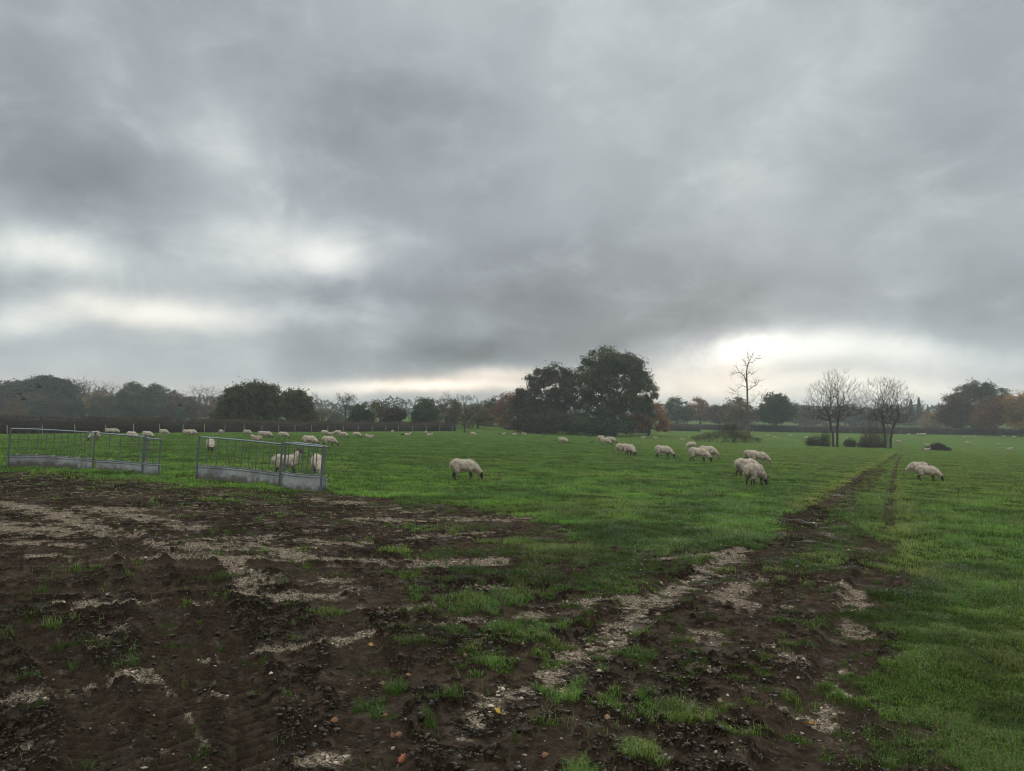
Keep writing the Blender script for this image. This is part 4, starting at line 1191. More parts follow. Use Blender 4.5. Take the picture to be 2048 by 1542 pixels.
def bush(name, base, lobes, n, leaf, cols, label, twig=0.5, stems=60, group=None, stemcol=(0.04, 0.03, 0.026)):
    """lobes (x, y, z, rx, ry, rz) round the base; leaf crown plus a mesh of thin arching stems"""
    root = empty(name, base); tag(root, label, 'bush', group)
    b = np.array(lobes, float); w = b[:, 3] * b[:, 5]; k = rng.choice(len(b), n, p=w / w.sum())
    d = rand_dirs(n); r = rng.uniform(0, 1, (n, 1)) ** 0.45
    c = b[k, :3] + d * r * b[k, 3:] * (1 + 0.25 * (rng.uniform(size=(n, 1)) < 0.12))
    cl = vnoise(c[:, 0] * 1.1 + 5, c[:, 2] * 1.3 + c[:, 1] * 1.1, 3)
    keep = (c[:, 2] > 0.02) & (rng.uniform(size=n) < 0.35 + 0.9 * cl); c = c[keep]; cl = cl[keep]; n = len(c)
    v, f = cards(c, leaf, 0.4)
    pal = np.array(cols); q = np.clip(cl * 0.9 + rng.normal(0, 0.2, n), 0, 0.99) * (len(pal) - 1); i0 = q.astype(int); t = (q - i0)[:, None]
    col = (pal[i0] * (1 - t) + pal[np.minimum(i0 + 1, len(pal) - 1)] * t) * rng.uniform(0.7, 1.3, (n, 1))
    link('leaves', mesh_np('leaves', v, f, {'tint': np.repeat(col, 4, 0)}), M_LEAF, root)
    p0, p1 = [], []
    for i in range(stems):
        j = rng.integers(len(b)); s = np.array([b[j, 0] + rng.normal(0, b[j, 3] * 0.35), b[j, 1] + rng.normal(0, b[j, 4] * 0.3), -0.05])
        e = b[j, :3] + rand_dirs(1)[0] * b[j, 3:] * 1.08; e[2] = abs(e[2]) + 0.1
        mid = (s + e) / 2 + np.array([0, 0, 0.25 * np.linalg.norm(e - s)])
        p0 += [s, mid]; p1 += [mid, e]
    v, f = tubes(np.array(p0), np.array(p1), np.full(len(p0), 0.025), np.full(len(p0), 0.012), 3)
    link('stems', mesh_np('stems', v, f, {'tint': np.tile(stemcol, (len(v), 1))}), M_BARK, root)
    return root

def hedge(path, label, n, depth=1.1, cols=BRUSH, twig=(0.050, 0.038, 0.031), group='field hedges'):
    """path: (px, distance, height) ; a clipped hedge: dense twigs, a few leaves, uneven top"""
    pts = []
    for px, d, h in path:
        g = ground_at(px, d); pts.append((g.x, g.y, g.z, h))
    p = resample(smooth_path(pts, 8), n=160); o = p[0, :3].copy()
    seg = np.linalg.norm(np.diff(p[:, :2], axis=0), axis=1); s = np.concatenate([[0], np.cumsum(seg)]); L = s[-1]
    t2 = unit(np.gradient(p[:, :2], axis=0)); nn = np.stack([-t2[:, 1], t2[:, 0]], 1)
    acc = Acc()
    def at(q, lat, zf):
        i = np.interp(q, s, np.arange(160)); i0 = np.clip(i.astype(int), 0, 158); f = (i - i0)[:, None]
        b = p[i0] * (1 - f) + p[i0 + 1] * f; m = nn[i0]
        hh = b[:, 3] * (0.86 + 0.28 * fbm(q * 0.35, q * 0 + 3, 9, 3))
        return np.column_stack([b[:, 0] + m[:, 0] * lat, b[:, 1] + m[:, 1] * lat, b[:, 2] + hh * zf]) - o, hh
    # solid inside so that no daylight shows low down
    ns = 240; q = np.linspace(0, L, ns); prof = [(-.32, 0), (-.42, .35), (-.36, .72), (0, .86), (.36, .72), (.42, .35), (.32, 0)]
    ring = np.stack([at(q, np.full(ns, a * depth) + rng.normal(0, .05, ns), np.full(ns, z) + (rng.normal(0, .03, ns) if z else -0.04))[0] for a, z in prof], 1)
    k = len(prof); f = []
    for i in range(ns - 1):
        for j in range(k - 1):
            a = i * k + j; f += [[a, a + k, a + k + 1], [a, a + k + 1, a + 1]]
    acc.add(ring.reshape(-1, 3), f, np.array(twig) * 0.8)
    # twigs
    q = rng.uniform(0, L, n); zf = rng.uniform(0, 1, n) ** 0.8; lat = rng.normal(0, 0.36, n) * depth
    c, hh = at(q, lat, zf * 0.93)
    d = unit(rng.normal(0, 0.55, (n, 3)) + np.array([0, 0, 1.0])); ln = rng.uniform(0.12, 0.45, (n, 1))
    d = d * np.where(zf[:, None] > 0.85, 0.8, 1.0)
    w = unit(np.cross(d, rand_dirs(n))) * rng.uniform(0.012, 0.03, (n, 1))
    v = np.stack([c - w, c + w, c + d * ln], 1).reshape(-1, 3)
    col = np.array(twig) * rng.uniform(0.6, 1.6, (n, 1))
    acc.add(v, np.arange(3 * n).reshape(-1, 3), np.repeat(col, 3, 0))
    m_ = n // 2
    q = rng.uniform(0, L, m_); zf = rng.uniform(0.05, 1.03, m_) ** 0.6; lat = rng.normal(0, 0.4, m_) * depth
    dens = fbm(q * 0.12, q * 0 + 1, 4, 3) + 0.25 * zf
    kp = rng.uniform(size=m_) < sstep(0.4, 0.85, dens) ; q, zf, lat = q[kp], zf[kp], lat[kp]
    c, hh = at(q, lat, zf); v, f = cards(c, 0.13, 0.4)
    pal = np.array(cols); ii = np.clip((vnoise(q * 0.25, zf * 2, 6) * 0.7 + rng.uniform(0, .35, len(q))) * len(pal), 0, len(pal) - 1).astype(int)
    acc.add(v, f, np.repeat(pal[ii] * rng.uniform(.7, 1.2, (len(q), 1)), 4, 0))
    ob = link('hedge', acc.mesh('hedge'), M_LEAF, loc=tuple(o)); tag(ob, label, 'hedge', group)
    return p, nn, s

def fence(path_px, spacing, label, height=1.05):
    g = np.array([[*ground_at(px, d)] for px, d in path_px]); pl = resample(g, spacing)
    root = empty('wire_fence', tuple(pl[0])); tag(root, label, 'fence')
    pl[:, 2] = zbase(pl[:, 0], pl[:, 1]); loc = pl - pl[0]
    v, f = tubes(np.array([[0, 0, -.1]]), np.array([[0, 0, height]]), np.array([.05]), np.array([.045]), 7)
    f = np.concatenate([f, [[7, 8 + k, 9 + k] for k in range(5)]]); pm = mesh_np('post', v, f)
    for i, q in enumerate(loc):
        o = link('post', pm, M_POST, root, tuple(q)); o.rotation_euler = (random.uniform(-.05, .05), random.uniform(-.06, .06), random.uniform(0, 3)); o.scale = (1, 1, random.uniform(.9, 1.1))
    for h in (0.35, 0.7, 0.98):
        a = loc + np.array([0, -.06, h]); v, f = tubes(a[:-1], a[1:], np.full(len(a) - 1, .0022), np.full(len(a) - 1, .0022), 4)
        link('wire', mesh_np('wire', v, f), M_WIRE, root)

def far_wood(label, name, specs, cols, n_per=150):
    """specs: (px, depth, top_y, half width px) crowns of a far-off wood seen as one mass"""
    acc = Acc(); pal = np.array(cols)
    for px, d, top, hw in specs:
        g = ground_at(px, d); t = at_depth(px, top, d); m = d / F
        H = max(t.z - g.z, 4); rx = hw * m
        cc = rng.normal(size=(n_per, 3)); cc = unit(cc) * rng.uniform(.5, 1, (n_per, 1)) ** .5
        lump = 0.8 + 0.4 * vnoise(cc[:, 0] * 2.5 + px, cc[:, 2] * 2.5 + cc[:, 1], 4)[:, None]
        cc = cc * lump * np.array([rx, rx, H * 0.46]) + np.array([g.x, g.y, g.z + H * 0.54])
        v, f = cards(cc, 0.26 * rx + 0.5, 0.3)
        c = pal[rng.integers(len(pal))] * rng.uniform(.8, 1.2, (n_per, 1))
        acc.add(v, f, np.repeat(c, 4, 0))
        lowc = np.array([g.x, g.y, g.z]) + rng.uniform(-1, 1, (n_per // 2, 3)) * np.array([rx * 1.2, rx, 0]) + np.array([0, 0, 1]) * rng.uniform(0, H * .45, (n_per // 2, 1))
        v, f = cards(lowc, 0.26 * rx + 0.5, 0.3); acc.add(v, f, np.tile(pal[0], (len(v), 1)) * .9)
    o = link(name, acc.mesh(name), M_LEAF); tag(o, label, 'wood', kind='stuff')

def build_trees():
    # ---- the clump in the middle of the field
    custom_tree(1226, 150, [(1232, 752, 62, 46), (1180, 738, 30, 30), (1205, 728, 45, 26), (1250, 730, 42, 24), (1286, 780, 30, 30), (1296, 812, 18, 20), (1160, 770, 30, 26), (1272, 758, 30, 26),
                            (1180, 800, 38, 26), (1235, 805, 40, 22), (1270, 800, 26, 24), (1215, 842, 58, 22), (1160, 835, 36, 28)],
                'largest dark green oak, the tallest leafy crown in the field', OAK, 200, 230, 0.33, 0.75, .42, clump_r=1.05, name='oak_tree', shell=.5)
    custom_tree(1090, 156, [(1095, 768, 42, 34), (1075, 795, 46, 32), (1112, 752, 32, 22), (1055, 812, 32, 26), (1128, 790, 32, 34), (1140, 765, 22, 22), (1085, 830, 52, 24), (1046, 792, 16, 18)],
                'broad green brown oak touching the left side of the largest oak', OAK[:2] + OAK_BROWN[1:3], 110, 210, 0.34, 0.6, .42, clump_r=1.05, name='oak_tree', shell=.6)
    custom_tree(1297, 160, [(1297, 822, 30, 25), (1283, 842, 26, 18), (1312, 845, 22, 16), (1290, 806, 18, 14), (1325, 858, 12, 9)],
                'low rust red tree tucked under the right side of the largest oak', RUST, 50, 170, 0.32, 0.25, .4, clump_r=.8)
    custom_tree(1046, 146, [(1050, 845, 26, 20), (1075, 850, 32, 18), (1108, 848, 28, 20), (1030, 855, 14, 12)],
                'olive scrub tree at the left foot of the broad oak', DULL[:2] + OAK[2:], 50, 150, 0.3, 0.2, .35, clump_r=.85)
    custom_tree(1185, 145, [(1170, 850, 30, 18), (1210, 853, 36, 16), (1140, 853, 20, 14), (1250, 855, 30, 12)],
                'dark low holly bush tree in the shade below the largest oak', GREEN, 50, 150, 0.3, 0.2, .35, clump_r=.8)
    custom_tree(1018, 182, [(1018, 812, 22, 26), (1005, 828, 22, 26), (1030, 800, 16, 16), (1042, 815, 20, 24)],
                'thin rust topped tree left behind the broad oak', RUST[:3] + DULL[:1], 46, 130, 0.34, 0.25, .45)
    custom_tree(985, 190, [(986, 818, 20, 22), (975, 838, 18, 20), (998, 836, 18, 22)],
                'grey brown tree at the edge of the green field gap', DULL, 36, 130, 0.34, 0.25, .45)
    # ---- pair behind the left hedge
    custom_tree(500, 128, [(502, 800, 46, 32), (470, 815, 36, 28), (535, 805, 30, 32), (498, 830, 62, 22), (448, 828, 20, 18), (512, 785, 34, 18), (482, 788, 26, 18)],
                'wide dark oak standing behind the left hedge, the bigger of a touching pair', OAK[:3] + OAK_BROWN[1:2], 95, 210, 0.32, 0.5, .4, clump_r=.95, name='oak_tree', shell=.6)
    custom_tree(592, 127, [(592, 808, 30, 26), (575, 822, 30, 24), (612, 825, 22, 22), (600, 835, 32, 16), (588, 795, 18, 14)],
                'smaller browner oak at the right side of the wide oak behind the hedge', OAK[1:3] + OAK_BROWN[1:3], 60, 190, 0.32, 0.35, .4, clump_r=.9, name='oak_tree', shell=.6)
    # ---- trees along the far side of the long hedge, middle
    custom_tree(722, 150, [(722, 826, 22, 20), (710, 838, 18, 14), (736, 838, 16, 14)], 'round dark green tree behind the hedge, right of a half bare tree', GREEN, 36, 170, 0.3, 0.2, .4, clump_r=.7)
    custom_tree(784, 146, [(784, 830, 20, 18), (800, 836, 16, 14), (770, 836, 14, 12)], 'olive bush tree below the dead antlers of the stag headed tree', DULL[1:] + OAK[2:], 34, 150, 0.28, 0.18, .4, clump_r=.7)
    custom_tree(851, 152, [(851, 820, 24, 22), (838, 834, 18, 16), (866, 834, 20, 18), (855, 805, 12, 10)], 'round dense green tree behind the right end of the long hedge', GREEN, 40, 180, 0.3, 0.22, .4, clump_r=.75)
    custom_tree(905, 165, [(900, 822, 26, 20), (920, 832, 24, 20), (888, 840, 18, 16)], 'dull reddish tree between the round green tree and the slim bare tree', DULL + RUST[:1], 36, 120, 0.3, 0.2, .4)
    custom_tree(955, 170, [(955, 828, 22, 18), (940, 838, 16, 14), (970, 838, 16, 16)], 'brown autumn tree to the right of the slim bare tree', DULL + RUST[1:2], 34, 110, 0.3, 0.2, .4)
    custom_tree(690, 176, [(700, 806, 18, 14), (680, 812, 12, 12), (694, 796, 20, 12)], 'half bare tree with a leaning trunk and thin grey leaves', DULL[:2], 24, 40, 0.24, 0.28, .55)
    custom_tree(655, 210, [(655, 832, 20, 14), (672, 838, 16, 10)], 'hazy brown tree in the dip right of the oak pair', DULL, 24, 110, 0.36, 0.2, .4)
    # ---- right of the clump
    custom_tree(1354, 262, [(1354, 815, 26, 20), (1342, 832, 16, 14), (1368, 828, 18, 16)], 'blue green far oak just right of the rust red tree', GREEN, 46, 150, 0.42, 0.4, .4, clump_r=1.2)
    custom_tree(1400, 268, [(1395, 820, 26, 22), (1420, 826, 22, 18), (1378, 832, 18, 14)], 'orange brown far tree beside the blue green one', RUST[:3] + DULL[1:2], 50, 140, 0.42, 0.35, .4, clump_r=1.2)
    custom_tree(1440, 255, [(1440, 826, 24, 22), (1460, 830, 20, 20)], 'olive brown far tree between the orange one and the dead tree', DULL[1:] + OAK[1:2], 44, 130, 0.42, 0.35, .4, clump_r=1.2)
    custom_tree(1483, 235, [(1478, 814, 26, 22), (1500, 830, 24, 22), (1462, 835, 22, 18)], 'rusty brown tree straight behind the dead tree', RUST[:2] + DULL[1:], 48, 140, 0.4, 0.35, .4, clump_r=1.1)
    custom_tree(1551, 222, [(1551, 808, 26, 22), (1538, 825, 20, 20), (1566, 824, 22, 20), (1552, 832, 30, 14)], 'round blue green oak standing free, right of the dead tree', GREEN, 84, 200, 0.38, 0.4, .38, clump_r=1.2, name='oak_tree', shell=.38)
    for i, (cx, dep, top, hw, lab, cols) in enumerate([
        (1600, 330, 806, 24, 'purple brown far tree right of the free standing round oak', RUST[:1] + DULL),
        (1632, 345, 812, 22, 'far grey brown tree left of the first bare ash', DULL),
        (1690, 350, 808, 26, 'far russet tree seen between the two bare ashes, left half', RUST[:2] + DULL),
        (1728, 340, 814, 24, 'far dull brown tree seen between the two bare ashes, right half', DULL),
        (1775, 350, 808, 26, 'far orange brown tree behind the twin trunks of the second ash', RUST[:2] + DULL[1:]),
        (1812, 365, 822, 22, 'low grey tree in front of the two tall conifers', DULL[:2]),
        (1866, 330, 822, 24, 'low russet tree below the single small conifer', RUST[:3])]):
        custom_tree(cx, dep, [(cx, top + 18, hw, 18), (cx - hw * .5, top + 30, hw * .7, 14), (cx + hw * .5, top + 29, hw * .7, 15)], lab, cols, 44, 120, 0.5, 0.35, .4, clump_r=1.5, group='hazy trees behind the bare ashes')
    custom_tree(1945, 232, [(1945, 800, 40, 34), (1920, 822, 34, 28), (1975, 795, 30, 26), (1958, 780, 30, 16), (1905, 806, 18, 20), (1940, 835, 50, 20)],
                'big rounded oak on the right with a russet left shoulder', OAK[:3] + OAK_BROWN[1:2], 150, 190, 0.42, 0.6, .4, clump_r=1.35, name='oak_tree', shell=.42,
                colfn=lambda c, col: np.where((c[:, 0] < -3.5)[:, None] & (rng.uniform(size=(len(c), 1)) < .6), np.array([0.13, 0.06, 0.022]), col))
    custom_tree(1990, 216, [(1985, 828, 34, 26), (2010, 820, 30, 24), (1965, 838, 26, 20), (2000, 805, 16, 12)], 'orange brown rounded tree in front of the big right oak', RUST[:3] + OAK[2:3], 84, 180, 0.4, 0.4, .4, clump_r=1.2, shell=.42)
    custom_tree(2042, 208, [(2040, 808, 26, 20), (2055, 826, 34, 26), (2030, 838, 24, 18), (2075, 800, 28, 22)], 'red crowned oak cut by the right edge', RUST, 66, 170, 0.4, 0.4, .4, clump_r=1.2, name='oak_tree')
    # ---- conifers far off
    for i, (cx, top, hw, lab) in enumerate([(1823, 799, 9, 'hazy blue broad conifer, left of the tall twin'), (1839, 795, 7.5, 'hazy blue columnar conifer, tallest of the distant three'), (1857, 814, 6, 'small pointed conifer standing alone in the haze')]):
        dep = 420; base = ground_at(cx, dep); H = at_depth(cx, top, dep).z - base.z; w = hw * dep / F
        n = 2600; t = rng.uniform(0.05, 1, n); a = rng.uniform(0, 6.28, n); rr = w * (1 - t ** 1.7) * (0.75 + .25 * np.sin(t * 38)) * rng.uniform(.3, 1, n) ** .5 + .15
        c = np.stack([rr * np.cos(a), rr * np.sin(a), t * H], 1); v, f = cards(c, .75, 0)
        cm = mesh_np('crown', v, f, {'tint': np.tile([0.022, 0.034, 0.020], (len(v), 1)) * rng.uniform(.7, 1.3, (len(v), 1))})
        tv, tf = tubes(np.array([[0, 0, -.3]]), np.array([[0, 0, H * .95]]), np.array([.5]), np.array([.06]), 7)
        place_tree('conifer_tree', (mesh_np('trunk', tv, tf, {'tint': np.tile([.05, .04, .035], (len(tv), 1))}), cm), base, lab, 'distant conifers')
    # ---- left wood: five kinds of crown, copied
    kinds = []
    for cols, fr, dens, lobes in ((DULL, .5, 1.0, [(0, 0, 7.5, 4, 4, 3.4), (1.5, 0, 9.5, 3, 3, 2.6), (-2, .5, 9, 2.6, 2.6, 2.4), (0, 0, 4, 4.2, 4, 3)]),
                                  (DULL[:1] + OAK[:2], .5, 1.2, [(0, 0, 8.5, 3.6, 3.6, 3), (-1.2, 0, 10.5, 2.4, 2.4, 1.8), (2, 0, 6.5, 3, 3, 3), (-2, 0, 5, 3, 3, 3)]),
                                  (RUST[:2] + DULL[1:], .45, .8, [(0, 0, 8, 3.4, 3.4, 3.4), (1.4, 0, 10.4, 2, 2, 1.8), (-1.5, 0, 5, 3, 3, 2.6), (2, 0, 4, 3, 3, 2.6)]),
                                  (GREEN, .5, 1.2, [(0, 0, 8, 3.2, 3.2, 3.8), (0, 0, 4.4, 3.6, 3.6, 3.4), (.6, 0, 10.8, 1.8, 1.8, 1.6)])):
        m = leafy(lobes, 12 * fr, int(44 * dens), 150, .42, cols, .3, clump_r=1.0)
        kinds.append(m)
    bare = bare_tree_mesh(12, 4, [(0, 0, -.2), (.1, 0, 3), (0, .2, 6.5)], 160, .02, .28, (.085, .072, .064), [(0, 0, 9, 3.6, 3.6, 3.2), (0, 0, 6, 3, 3, 2.4)], .6, .9, 4, .9, .014)
    W = 'grey brown tree in the hazy wood behind the left hedge'
    G_ = 'trees of the left wood'
    wood = [(-60, 765, 250, 1, None), (-25, 770, 240, 0, None), (4, 763, 250, 1, 'leftmost rounded tree of the left wood, at the edge of the photo'), (38, 758, 262, 0, None), (66, 762, 270, 3, None), (97, 746, 258, 1, 'highest round headed tree of the left wood'),
            (128, 757, 270, 0, None), (150, 756, 280, 'b', 'bare topped tree right of the highest tree of the left wood'), (176, 760, 275, 'b', None), (203, 764, 282, 'b', None), (190, 782, 240, 2, 'orange brown tree standing before the left wood'),
            (232, 768, 290, 'b', None), (222, 790, 236, 0, None), (250, 783, 230, 3, None), (268, 766, 270, 3, 'narrow dark green tree of the left wood, left of the square one'), (284, 778, 262, 0, None), (307, 771, 262, 3, 'square topped dark green tree at the right end of the left wood'),
            (338, 782, 265, 2, None), (362, 786, 250, 2, None), (395, 772, 275, 'b', 'spreading bare crown above the wood, left of the wide oak'), (420, 773, 280, 'b', None), (440, 790, 260, 2, None), (384, 800, 235, 0, None), (412, 806, 230, 2, 'low orange tree just left of the wide oak'),
            (30, 800, 205, 2, 'pale rust tree low in front of the left wood'), (5, 815, 190, 2, 'orange shrub tree over the left end of the hedge'), (110, 795, 225, 0, None), (145, 800, 225, 1, None), (80, 800, 225, 3, None), (300, 805, 225, 1, None), (335, 808, 222, 0, None), (60, 785, 240, 0, None), (270, 805, 220, 1, None), (190, 810, 215, 3, None), (360, 815, 215, 3, None)]
    used = {}
    for cx, top, dep, k, lab in wood:
        base = ground_at(cx, dep); H = at_depth(cx, top, dep).z - base.z
        h0 = 12.2
        s = H / h0
        if k not in used:
            o = place_bare('bare_tree', bare, base, lab or W) if k == 'b' else place_tree('wood_tree', kinds[k], base, lab or W)
            used[k] = o
        else:
            o = copy_tree(used[k]); o.location = base
        wd = random.uniform(1.25, 1.6); o.scale = (s * wd, s * wd, s); o.rotation_euler = (0, 0, random.uniform(0, 6.28))
        o['label'] = lab or W; o['group'] = G_; o['category'] = 'tree'
    # ---- bare trees
    def twin_ash(cx, dep, top, lab, stems, halfw, n, seed):
        base = ground_at(cx, dep); m = dep / F; H = at_depth(cx, top, dep).z - base.z
        root = empty('bare_ash_tree', base); tag(root, lab, 'tree', 'bare ash trees by the track')
        for k, (tx, lean, fork, side, tall) in enumerate(stems):
            tr = [(tx, 0.3 * k, -.2), (tx + .05 * lean, .3 * k, H * .14), (tx + lean * .45, .3 * k + .1, H * fork), (tx + lean, .3 * k, H * (fork + .16))]
            o = np.array(tr[2])
            th = 1.35 * rng.uniform(0, 1, n * 2) ** 0.75; ph = rng.uniform(0, 2 * math.pi, n * 2)
            th = th[:n * 2]
            dr = np.stack([np.sin(th) * np.cos(ph), np.sin(th) * np.sin(ph) * .8, np.cos(th)], 1)
            up_, sd_ = (H * tall - o[2]), halfw * m
            lobes = 0.84 + 0.3 * vnoise(ph * 1.3 + seed + k * 5, th * 3.2 + seed, 3)
            rad = lobes / np.sqrt((np.cos(th) / up_) ** 2 + (np.sin(th) / sd_) ** 2)
            A = o + dr * (rad * rng.uniform(0.12, 1, n * 2) ** 0.55)[:, None]
            A = A[(th < 1.75) & ((A[:, 0] - tx) * side > -sd_ * .3)][:n]
            P, par, rr, idx = skeleton(tr, A, .38, .35, .011, .13)
            child = np.zeros(len(P), bool); child[par[1:]] = True
            ends = np.nonzero(~child)[0]; q0, q1 = [], []
            for e in ends[ends > 0]:
                d = unit(P[e] - P[par[e]]); rd = unit(P[e] - o)
                for _ in range(5):
                    t = unit(d * .6 + rd * .5 + rng.normal(0, .33, 3) + np.array([0, 0, .25]))
                    a = P[e] + (P[par[e]] - P[e]) * rng.uniform(0, 1.0); b2 = a + t * rng.uniform(.2, .55); c = b2 + unit(t + rng.normal(0, .2, 3) + np.array([0, 0, .3])) * rng.uniform(.2, .55)
                    q0 += [a, b2]; q1 += [b2, c]
            link('trunk', trunk_mesh(P, par, rr, idx, .18, (.040, .034, .028), sides=5, minr=.009), M_BARK, root)
            v, f = tubes(np.array(q0), np.array(q1), np.full(len(q0), .0095), np.full(len(q0), .0065), 3)
            link('crown', mesh_np('crown', v, f, {'tint': np.tile([.066, .053, .041], (len(v), 1))}), M_BARK, root)
    twin_ash(1671, 118, 737, 'first bare ash with two close upright trunks, left of the pair by the track', [(-.42, -.75, .30, -1, .93), (.35, .55, .34, 1, .97)], 60, 680, 3)
    twin_ash(1777, 118, 755, 'second bare ash, its trunks splitting in a wide V, nearer the brushwood heap', [(-.55, -.45, .34, -1, .97), (.40, 1.5, .32, 1, .97)], 62, 680, 11)
    # dead tree
    cx, dep = 1497, 190; base = ground_at(cx, dep); m = dep / F
    zz = lambda px, py: (lambda q: (q.x - base.x, 0.0, q.z - base.z))(at_depth(px, py, dep))
    limbs = [[zz(1497, 868), zz(1495, 820), zz(1494, 780), zz(1493, 742), zz(1499, 722)], [zz(1494, 782), zz(1505, 774), zz(1512, 771), zz(1518, 761)], [zz(1493, 768), zz(1487, 752), zz(1479, 745), zz(1472, 730)],
             [zz(1479, 745), zz(1472, 746), zz(1466, 748)], [zz(1494, 750), zz(1500, 744), zz(1504, 748), zz(1512, 744)], [zz(1495, 735), zz(1488, 725), zz(1483, 718)], [zz(1498, 725), zz(1506, 724), zz(1512, 717), zz(1519, 718)],
             [zz(1499, 722), zz(1497, 712), zz(1495, 705)], [zz(1500, 722), zz(1505, 712), zz(1507, 706)], [zz(1494, 775), zz(1483, 772), zz(1473, 782), zz(1466, 780)], [zz(1493, 760), zz(1489, 757), zz(1482, 756)], [zz(1512, 772), zz(1510, 765)], [zz(1495, 800), zz(1484, 798), zz(1476, 790), zz(1464, 786)], [zz(1495, 806), zz(1508, 802), zz(1515, 790), zz(1522, 792)]]
    rads = [.33, .11, .14, .07, .09, .07, .07, .06, .06, .07, .055, .04, .06, .055]
    p0, p1, r0, r1 = [], [], [], []
    tw0, tw1 = [], []
    for li, (L, r) in enumerate(zip(limbs, rads)):
        q = smooth_path(L, 5); q[:, 1] += 0.5 * np.sin(1.3 * q[:, 0]); q += rng.normal(0, .05, q.shape) * (li > 0) * np.sin(np.linspace(0, math.pi, len(q)))[:, None]
        taper = np.linspace(1, .3, len(q))
        p0 += list(q[:-1]); p1 += list(q[1:]); r0 += list(r * taper[:-1]); r1 += list(r * taper[1:])
        if li == 0: q = q[len(q) * 2 // 3:]
        for _ in range(15 if li else 16):
            a = q[rng.integers(2, len(q))]; d = unit(rng.normal(0, .75, 3) + .6 * (q[-1] - q[0]) / np.linalg.norm(q[-1] - q[0]) + np.array([0, 0, .3]))
            b = a + d * rng.uniform(.5, 1.3); c = b + unit(d + rng.normal(0, .5, 3)) * rng.uniform(.4, 1.0)
            tw0 += [a, b]; tw1 += [b, c]
    v, f = tubes(np.array(p0), np.array(p1), np.array(r0), np.array(r1), 7)
    tm = mesh_np('trunk', v, f, {'tint': np.tile([.058, .050, .042], (len(v), 1))}, True)
    v, f = tubes(np.array(tw0), np.array(tw1), np.full(len(tw0), .026), np.full(len(tw0), .014), 4)
    cm = mesh_np('crown', v, f, {'tint': np.tile([.058, .050, .042], (len(v), 1))})
    place_bare('dead_tree', (tm, cm), base, 'tall dead leafless tree with crooked antler limbs against the bright gap')
    # slim bare tree by the gap, and stag headed tree
    base = ground_at(930, 138)
    bl = [(0, 0, 5.6, 2.9, 2.6, 1.3), (-.8, 0, 4.2, 2.4, 2, 1.2), (1, 0, 4.2, 2.2, 2, 1.2)]
    tm, cm = bare_tree_mesh(7, 3, [(0, 0, -.2), (0, 0, 1.2), (.05, 0, 2.4)], 200, .014, .17, (.055, .044, .036), bl, .35, .7, 5, .6, .012)
    place_bare('bare_tree', (tm, cm), base, 'slim bare fan shaped tree beside the gap at the hedge end')
    base = ground_at(762, 141); m = 141 / F
    z2 = lambda px, py: (lambda q: (q.x - base.x, 0.0, q.z - base.z))(at_depth(px, py, 141))
    p0, p1, r0, r1 = [], [], [], []
    for L, r in (([z2(762, 866), z2(761, 830), z2(763, 806)], .24), ([z2(763, 806), z2(757, 800), z2(748, 802), z2(744, 799)], .10), ([z2(763, 808), z2(768, 801), z2(764, 797)], .08), ([z2(762, 815), z2(775, 808), z2(782, 803)], .09),
                 ([z2(776, 808), z2(786, 806), z2(797, 799)], .08), ([z2(790, 804), z2(800, 803)], .05), ([z2(757, 800), z2(754, 796)], .05), ([z2(762, 822), z2(750, 816)], .06), ([z2(783, 806), z2(780, 799)], .05)):
        q = smooth_path(L, 5); t = np.linspace(1, .35, len(q)); p0 += list(q[:-1]); p1 += list(q[1:]); r0 += list(r * t[:-1]); r1 += list(r * t[1:])
    v, f = tubes(np.array(p0), np.array(p1), np.array(r0), np.array(r1), 6)
    tm = mesh_np('trunk', v, f, {'tint': np.tile([.045, .038, .032], (len(v), 1))}, True)
    A = blob_points([(-.4, 0, 4.4, 1.8, 1.4, 1.2)], 24, .4); k = rng.integers(0, len(A), 1500)
    v, f = cards(A[k] + rng.normal(0, .3, (1500, 3)), .22, .4)
    place_tree('stag_headed_tree', (tm, mesh_np('crown', v, f, {'tint': np.tile(OAK_BROWN[1], (len(v), 1)) * rng.uniform(.7, 1.3, (len(v), 1))})), base, 'stag headed tree with bare antler branches poking out of its top')
    # thin bare poplars behind the round green tree
    for cx, dep, top, lab in ((892, 240, 783, 'thin feathery bare tree behind the round dense green tree'), (628, 300, 784, 'small bare topped tree in the haze right of the oak pair')):
        base = ground_at(cx, dep); H = at_depth(cx, top, dep).z - base.z
        o = copy_tree(used['b']); o.location = base; o.scale = (H / 12.2 * .8, H / 12.2 * .8, H / 12.2); o['label'] = lab; o['group'] = 'hazy bare trees'
    # ---- far hazy woods seen as one mass
    sp = []
    for x in np.arange(560, 1345, 13): sp.append((x + rng.uniform(-5, 5), rng.uniform(430, 620), 801 + 7 * math.sin(x * .021) + rng.uniform(-5, 6) - 5 * (x < 700), rng.uniform(9, 16)))
    for x in np.arange(1310, 1910, 13): sp.append((x + rng.uniform(-5, 5), rng.uniform(420, 600), 815 + 4 * math.sin(x * .03) + rng.uniform(-5, 5), rng.uniform(9, 15)))
    for x in np.arange(1880, 2200, 14): sp.append((x + rng.uniform(-5, 5), rng.uniform(420, 560), 812 + rng.uniform(-6, 6), rng.uniform(10, 16)))
    for x in np.arange(-220, 570, 13): sp.append((x + rng.uniform(-5, 5), rng.uniform(300, 380), 790 + rng.uniform(-8, 6) - 10 * (x < 330), rng.uniform(9, 16)))
    far_wood('blue grey far-off woods fading into the haze along the skyline', 'far_woods', sp, DULL + GREEN[:2])

